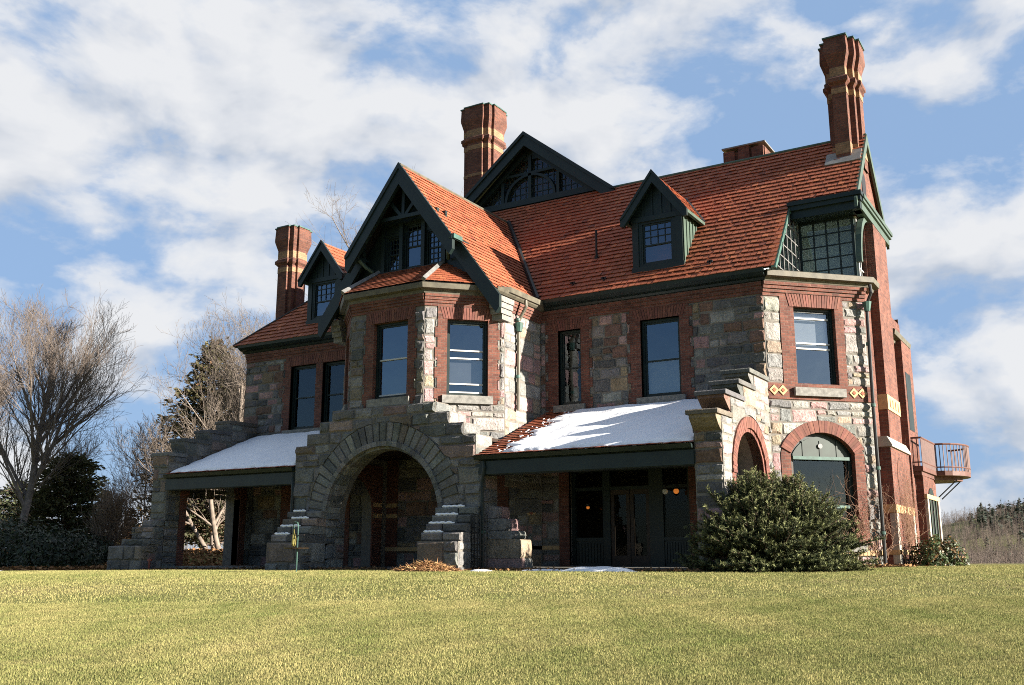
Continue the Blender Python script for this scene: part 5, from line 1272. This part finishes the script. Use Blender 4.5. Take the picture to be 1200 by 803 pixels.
# the round spruce before the canted corner
def spruce_bush():
    g = np.random.default_rng(5); c = at(902, 24.2); t = empty('spruce_bush', c); tag(t, 'wide bushy dark green spruce with pale needle tips before the corner window', 'bush')
    b = np.array(c); segs = []; TR = []; CC = []
    nb = 760
    for i in range(nb):
        a = g.uniform(0, 2*np.pi); el = math.asin(g.uniform(-.05, .99)); Rx = 1.92*g.uniform(.78, 1.05); Rz = 2.12*g.uniform(.78, 1.04)
        if g.random() < .12: Rx *= 1.14; Rz *= 1.08
        lump = 1+(.09*math.sin(3*a+1.3)+.06*math.sin(7*a+el*5))*math.cos(el)
        e = np.array([math.cos(a)*math.cos(el)*Rx*lump, math.sin(a)*math.cos(el)*Rx*.9*lump, math.sin(el)*Rz*lump])
        s0 = b+np.array([e[0]*.1, e[1]*.1, .08+.32*max(0, e[2])]); tip = b+e+np.array([0, 0, .10]); mid = s0*.5+tip*.5+np.array([0, 0, -.12])
        segs += [(tuple(s0), tuple(mid), .022, .014), (tuple(mid), tuple(tip), .014, .005)]
        bd = (tip-mid)/np.linalg.norm(tip-mid); side = np.cross(bd, [0, 0, 1]); side /= np.linalg.norm(side)
        for j in range(15):
            f = j/14; p = s0*(1-.35-.65*f)+tip*(.35+.65*f); p = p+np.array([0, 0, -.12*(1-f)*.8])
            sg = 1 if j % 2 else -1; dr = bd*g.uniform(.6, 1.0)+side*sg*g.uniform(.4, .9)*(1 if j < 14 else 0)+np.array([0, 0, g.uniform(-.12, .28)]); dr /= np.linalg.norm(dr)
            ln = g.uniform(.24, .42)*(1-.35*f); q = p+dr*ln; segs.append((tuple(p), tuple(q), .007, .003))
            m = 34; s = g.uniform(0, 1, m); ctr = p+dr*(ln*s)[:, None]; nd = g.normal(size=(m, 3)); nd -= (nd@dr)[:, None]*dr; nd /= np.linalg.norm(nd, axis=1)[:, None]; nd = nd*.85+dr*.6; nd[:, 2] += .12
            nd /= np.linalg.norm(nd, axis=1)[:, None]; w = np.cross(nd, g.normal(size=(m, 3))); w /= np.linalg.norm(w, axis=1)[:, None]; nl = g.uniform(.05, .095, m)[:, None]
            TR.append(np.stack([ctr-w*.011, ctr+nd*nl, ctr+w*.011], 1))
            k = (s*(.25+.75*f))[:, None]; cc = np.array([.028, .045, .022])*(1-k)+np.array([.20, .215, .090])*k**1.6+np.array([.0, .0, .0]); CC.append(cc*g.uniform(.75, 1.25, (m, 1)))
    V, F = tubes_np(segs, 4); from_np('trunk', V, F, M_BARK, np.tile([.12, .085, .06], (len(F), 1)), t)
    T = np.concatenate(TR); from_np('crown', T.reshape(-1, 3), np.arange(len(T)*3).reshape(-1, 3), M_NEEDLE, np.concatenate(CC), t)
spruce_bush()
def leafy_bush(c, w, h, n, seed, label, cols, size=.09, name='leafy_bush', cat='bush'):
    g = np.random.default_rng(seed); t = empty(name, c); tag(t, label, cat); b = np.array(c); segs = []
    for i in range(40):
        a = g.uniform(0, 2*np.pi); r = w*g.uniform(.3, .9); segs.append(((b[0], b[1], b[2]-.1), (b[0]+r*math.cos(a), b[1]+r*math.sin(a), b[2]+h*g.uniform(.4, .9)), .018, .006))
    V, F = tubes_np(segs, 4); from_np('stems', V, F, M_BARK, np.tile([.12, .085, .06], (len(F), 1)), t)
    d = g.normal(size=(n, 3)); d /= np.linalg.norm(d, axis=1)[:, None]; d[:, 2] = np.abs(d[:, 2]); lump = 1+.16*np.sin(4*np.arctan2(d[:, 1], d[:, 0])+seed)+.1*np.sin(9*d[:, 2]+3*d[:, 0]*4)
    r = g.uniform(.55, 1.03, n)**.6*lump; P = b+d*r[:, None]*np.array([w, w, h])
    nd = d+g.normal(0, .6, (n, 3)); nd /= np.linalg.norm(nd, axis=1)[:, None]; u = np.cross(nd, g.normal(size=(n, 3))); u /= np.linalg.norm(u, axis=1)[:, None]; v = np.cross(nd, u); l = size*g.uniform(.6, 1.3, n)[:, None]
    Q = np.stack([P-u*l, P+v*l*.42, P+u*l, P-v*l*.42], 1); c_ = np.array(cols)[g.integers(0, len(cols), n)]*g.uniform(.7, 1.3, (n, 1))
    from_np('foliage', Q.reshape(-1, 3), np.arange(4*n).reshape(-1, 4), M_LEAF, c_, t)
leafy_bush(at(1098, 28.5), .68, .78, 2600, 8, 'small broadleaf bush with bronze tips under the balcony', [(.05, .075, .025), (.07, .10, .03), (.04, .06, .02), (.20, .11, .04)], .06)
for k, (u, d, w, h, lab) in enumerate(((12, 41, 2.3, 2.0, 'dark rounded bush at the far edge of the lawn below the tall bare maple'), (60, 40, 1.9, 1.5, 'low dark bush right of the one below the bare maple'), (98, 43, 1.3, 1.15, 'smallest dark bush beside the brown leaf litter'))):
    leafy_bush(at(u, d), w, h, 5200, 30+k, lab, [(.022, .035, .016), (.035, .05, .02), (.018, .028, .014)], .09)

# dead creeper on the corner
def creeper():
    rg = random.Random(4); segs = []
    def run(fr, u, v, n, r, lv):
        d = rg.uniform(-.5, .5)
        for i in range(n):
            d += rg.gauss(0, .35); d = max(-1.3, min(1.3, d)); u2 = u+.13*math.sin(d); v2 = v+.12*math.cos(d)
            segs.append((tuple(fr(u, v, .07+.02*lv)), tuple(fr(u2, v2, .07+.02*lv+rg.uniform(-.02, .05))), r, r*.92)); r *= .95; u, v = u2, v2
            if lv < 3 and rg.random() < .26: run(fr, u, v, int(n*.5), r*.7, lv+1)
    for i in range(9): run(FC, rg.uniform(2.3, 3.25), -.05, 18, .016, 0)
    for i in range(9): run(Fr((2.68, 0, 0), (0, 1, 0), (0, 0, 1), (1, 0, 0)), rg.uniform(2.8, 5.2), .0, 20, .016, 0)
    V, F = tubes_np(segs, 3); o = from_np('creeper', V, F, M_TWIG, np.tile([.26, .16, .11], (len(F), 1))); tag(o, 'leafless brown creeper climbing the sunlit stone corner and chimney breast', 'climbing plant')
creeper()

# trees to the left and behind
TW = (.175, .145, .125)
bare_tree(at(14, 46), 13.2, 1.1, (.05, .03), 3, 'tall bare maple with a pale sunlit trunk at the lawn edge', 1, TW, .22, .0055, 4, .25, .34, 1.35)
bare_tree(at(-40, 54), 13.0, .9, (.05, .0), 12, 'bare tree cut by the picture edge behind the tall maple', 1, TW, .25, .006, 4, .3, .24, 1.25)
bare_tree(at(288, 55), 15.0, 1.2, (-.24, -.10), 21, 'spreading many-stemmed bare tree in sun behind the far porch end', 4, (.185, .155, .13), .20, .0065, 4, .3, .26, 1.1)
bare_tree(at(250, 50), 9.5, 1.2, (-.45, -.2), 22, 'leaning bare tree with tan stems beyond the far porch', 3, (.185, .152, .125), .15, .0065, 4, .2, .18, .8)
bare_tree(at(126, 44), 4.4, .8, (.12, 0), 31, 'small bare multi-stemmed sapling among brown leaves', 3, (.24, .175, .125), .05, .006, 3, .15, .35, 1.1, 'sapling')
bare_tree(at(165, 62), 8.5, .9, (0, 0), 32, 'thin hazy bare tree between the maple and the porch', 2, (.17, .14, .12), .09, .008, 4, .2, .3, .9)
bare_tree(at(85, 70), 9.5, .9, (0, 0), 33, 'slender bare tree behind the dark evergreen', 1, (.2, .155, .13), .11, .008, 4, .2, .3, .9)
bare_tree(at(432, 62), 25.0, .8, (0, 0), 41, 'bare treetop showing between the small dormer and the bay gable', 1, (.175, .145, .122), .30, .007, 4, .35, .32, .95)
bare_tree(at(527, 64), 26.5, .7, (0, 0), 42, 'bare treetop showing beside the middle chimney', 1, (.175, .145, .122), .30, .007, 4, .4, .32, .95)
bare_tree(at(318, 66), 17.0, .8, (-.05, 0), 43, 'pale bare treetop just left of the far chimney', 2, (.19, .16, .135), .24, .007, 4, .35, .3, .9)
conifer(at(72, 50), 4.9, 2.7, 51, 'broad dark evergreen behind the tall bare maple', 520, fol=38, pw=.42, tip=(.085, .085, .035))
conifer(at(16, 56), 4.0, 2.8, 52, 'dark evergreen at the picture edge behind the maple trunk', 320, fol=30, pw=.45)
conifer(at(119, 57), 3.6, 1.0, 53, 'narrow brownish young conifer standing right of the broad evergreen', 200, (.045, .05, .028), (.10, .08, .04), .25, fol=22, size=.2)
conifer(at(238, 64), 14.0, 5.2, 54, 'tall ragged evergreen behind the leaning bare trees', 620, (.035, .04, .02), (.10, .088, .038), .08, fol=50, pw=.6, size=.36, flat=.0)
conifer(at(150, 60), 2.7, 1.1, 55, 'low brown conifer at the foot of the thin bare tree', 150, (.06, .045, .025), (.12, .08, .04), .5, fol=20, size=.2)
conifer(at(252, 53), 6.0, 3.2, 56, 'dark spreading evergreen seen through the far porch', 420, (.03, .04, .022), (.07, .07, .035), .15, fol=30, size=.26)
# brown leaf litter under the trees
def litter(g, n):
    d = g.uniform(36, 62, n); u = g.uniform(-60, 300, n); r = d*(u-600)/1176.6; X = CAM.x+HD.x*d+RD.x*r; Y = CAM.y+HD.y*d+RD.y*r
    return np.stack([X, Y, ground(X, Y)+g.uniform(0, .16, n)], -1)
o = strands('leaf_litter', 16000, litter, .20, .05, [(.26, .13, .06), (.20, .10, .045), (.32, .18, .08), (.14, .08, .04)], M_STRAW, 6); tag(o, 'brown fallen leaves and dead undergrowth beneath the trees', kind='stuff')
def footing(g, n):
    X = g.uniform(-21, -.5, n); Y = -4.35-np.abs(g.normal(0, .35, n)); b = g.random(n) < .3; t = g.uniform(0, 2.6, n)
    X = np.where(b, t+.35+np.abs(g.normal(0, .2, n)), X); Y = np.where(b, t-.35-np.abs(g.normal(0, .2, n)), Y); return np.stack([X, Y, ground(X, Y)+g.uniform(0, .06, n)], -1)
tag(strands('dead_leaves', 5200, footing, .12, .03, [(.2, .11, .055), (.14, .08, .04), (.26, .15, .07), (.09, .065, .04)], M_STRAW, 12), 'dead leaves and bare soil along the foot of the walls', kind='stuff')
def brush(g, n):
    d = g.uniform(58, 110, n); u = g.uniform(-80, 420, n); r = d*(u-600)/1176.6; X = CAM.x+HD.x*d+RD.x*r; Y = CAM.y+HD.y*d+RD.y*r
    return np.stack([X, Y, ground(X, Y)+g.uniform(0, 3.4, n)**1.0*g.uniform(.3, 1, n)], -1)
def thicket(name, n, fn, seed, label, hh, cols):
    g = np.random.default_rng(seed); P = fn(g, n); segs = []; C = []
    for p in P:
        h = hh*g.uniform(.5, 1.2); c = np.array(cols[g.integers(0, len(cols))])*g.uniform(.75, 1.2); top = p+np.array([g.normal(0, .3), g.normal(0, .3), h]); w = .008*h
        segs.append((tuple(p), tuple(top), w, w*.3)); C.append(c)
        for k in range(12):
            f = g.uniform(.25, 1); q = p*(1-f)+top*f; a = g.uniform(0, 2*np.pi); l = h*.32*(1.15-f)*g.uniform(.6, 1.2); e = q+np.array([math.cos(a)*l*.8, math.sin(a)*l*.8, l*.6]); segs.append((tuple(q), tuple(e), w*.4, w*.15)); C.append(c)
            for m in range(2):
                e2 = q*.5+e*.5; a2 = a+g.normal(0, 1); segs.append((tuple(e2), tuple(e2+np.array([math.cos(a2)*l*.35, math.sin(a2)*l*.35, l*.45])), w*.25, w*.1)); C.append(c)
    V, F = tubes_np(segs, 3); o = from_np(name, V, F, M_TWIG, np.repeat(np.array(C), 3, axis=0)); tag(o, label, kind='stuff'); return o
def wood_pts(d0, d1, u0, u1):
    def fn(g, n):
        d = np.exp(g.uniform(math.log(d0), math.log(d1), n)); u = g.uniform(u0, u1, n); r = d*(u-600)/1176.6; X = CAM.x+HD.x*d+RD.x*r; Y = CAM.y+HD.y*d+RD.y*r
        return np.stack([X, Y, ground(X, Y)-.3], -1)
    return fn
BR = [(.125, .098, .085), (.10, .08, .072), (.155, .125, .105), (.115, .10, .085)]
thicket('thicket', 260, wood_pts(66, 120, -80, 420), 71, 'bare brown thicket behind the trees at the left', 4.5, BR)
thicket('woods', 4200, wood_pts(200, 450, 1040, 1290), 72, 'grey brown leafless woods filling the valley', 11, BR)
thicket('woods', 4200, wood_pts(430, 1150, 1040, 1300), 73, 'leafless woods covering the far hillside', 11, BR)
def far_conifers():
    g = np.random.default_rng(9); V = []; F = []; C = []
    sets = [(150, wood_pts(640, 900, 1140, 1290), 12), (120, wood_pts(900, 1150, 1050, 1290), 10), (26, wood_pts(330, 560, 1110, 1290), 10)]
    for n, fn, hh in sets:
        for p in fn(g, n):
            h = hh*g.uniform(.6, 1.25); w = h*.30; c = np.array([.055, .068, .05])*g.uniform(.6, 1.4)
            for k in range(26):
                f = g.uniform(.05, 1); a = g.uniform(0, 6.283); R_ = w*(1-f)**.8*g.uniform(.5, 1.1)+.3; q = p+np.array([math.cos(a)*R_*.5, math.sin(a)*R_*.5, h*f]); d = np.array([math.cos(a), math.sin(a), .1])*R_*.9; s = np.array([-math.sin(a), math.cos(a), .5])*R_*.55
                i = len(V); V += [q-d*.5-s, q+d-s*.3, q+d*.3+s, q-d*.5+s+np.array([0, 0, R_*.5])]; F.append((i, i+1, i+2, i+3)); C.append(c*g.uniform(.8, 1.2))
    o = from_np('far_evergreens', np.array(V), np.array(F), M_NEEDLE, np.array(C)); tag(o, 'dark evergreens scattered over the far hill', kind='stuff')
far_conifers()

# ---------------------------------------------------------------- grass
def grass(n, d0, d1, ln, wd, seed, name, label):
    g = np.random.default_rng(seed); d = np.sqrt(g.uniform(0, 1, n)*(d1**2-d0**2)+d0**2); r = d*g.uniform(-.80, .80, n); X = CAM.x+HD.x*d+RD.x*r; Y = CAM.y+HD.y*d+RD.y*r
    ok = ~((X > -21.5) & (X < 2.6) & (Y > -4.25)) & ~((X > -.1) & (Y > X-.1)); X, Y, d = X[ok], Y[ok], d[ok]; n = len(X)
    def vn(x, y, s, sd):
        rr = np.random.default_rng(sd); t = np.zeros_like(x)
        for k in range(6):
            a = rr.uniform(0, 6.28); f = s*rr.uniform(.6, 1.7); t += np.sin((x*math.cos(a)+y*math.sin(a))*f+rr.uniform(0, 6.28))
        return t/6
    patch = .5*vn(X, Y, .45, 1)+.45*vn(X, Y, 1.3, 7)+.55*vn(X, Y, 2.6, 2)+.55*vn(X, Y, 9, 3)+.4*vn(X, Y, 19, 4)+g.normal(0, .38, n)
    a = g.uniform(0, 6.283, n); tilt = np.abs(g.normal(.35, .3, n)); l = ln*g.uniform(.5, 1.3, n)*(1+.25*vn(X, Y, 6, 5)); D = np.stack([np.cos(a)*np.sin(tilt), np.sin(a)*np.sin(tilt), np.cos(tilt)], -1)
    s = np.stack([-np.sin(a+.6), np.cos(a+.6), 0*a], -1)*(wd*g.uniform(.6, 1.4, n))[:, None]; P = np.stack([X, Y, ground(X, Y)-.005], -1)
    V = np.stack([P-s, P+s, P+D*l[:, None]], 1).reshape(-1, 3); k = np.clip(.47+.40*patch, 0, 1)[:, None]
    c = np.array([.138, .168, .048])*(1-k)+np.array([.40, .345, .15])*k; c = c*g.uniform(.7, 1.3, (n, 1))
    o = from_np(name, V, np.arange(3*n).reshape(-1, 3), M_GRASS, c); tag(o, label, kind='stuff')
M_GRASS = m_attr('grass_blade', .8, .15, .25, 1.2, .12)
grass(1080000, 8.0, 16.0, .026, .0038, 81, 'grass', 'short yellow green winter grass near the camera')
grass(600000, 16.0, 33.0, .034, .0066, 82, 'grass', 'short yellow green winter grass up to the house')
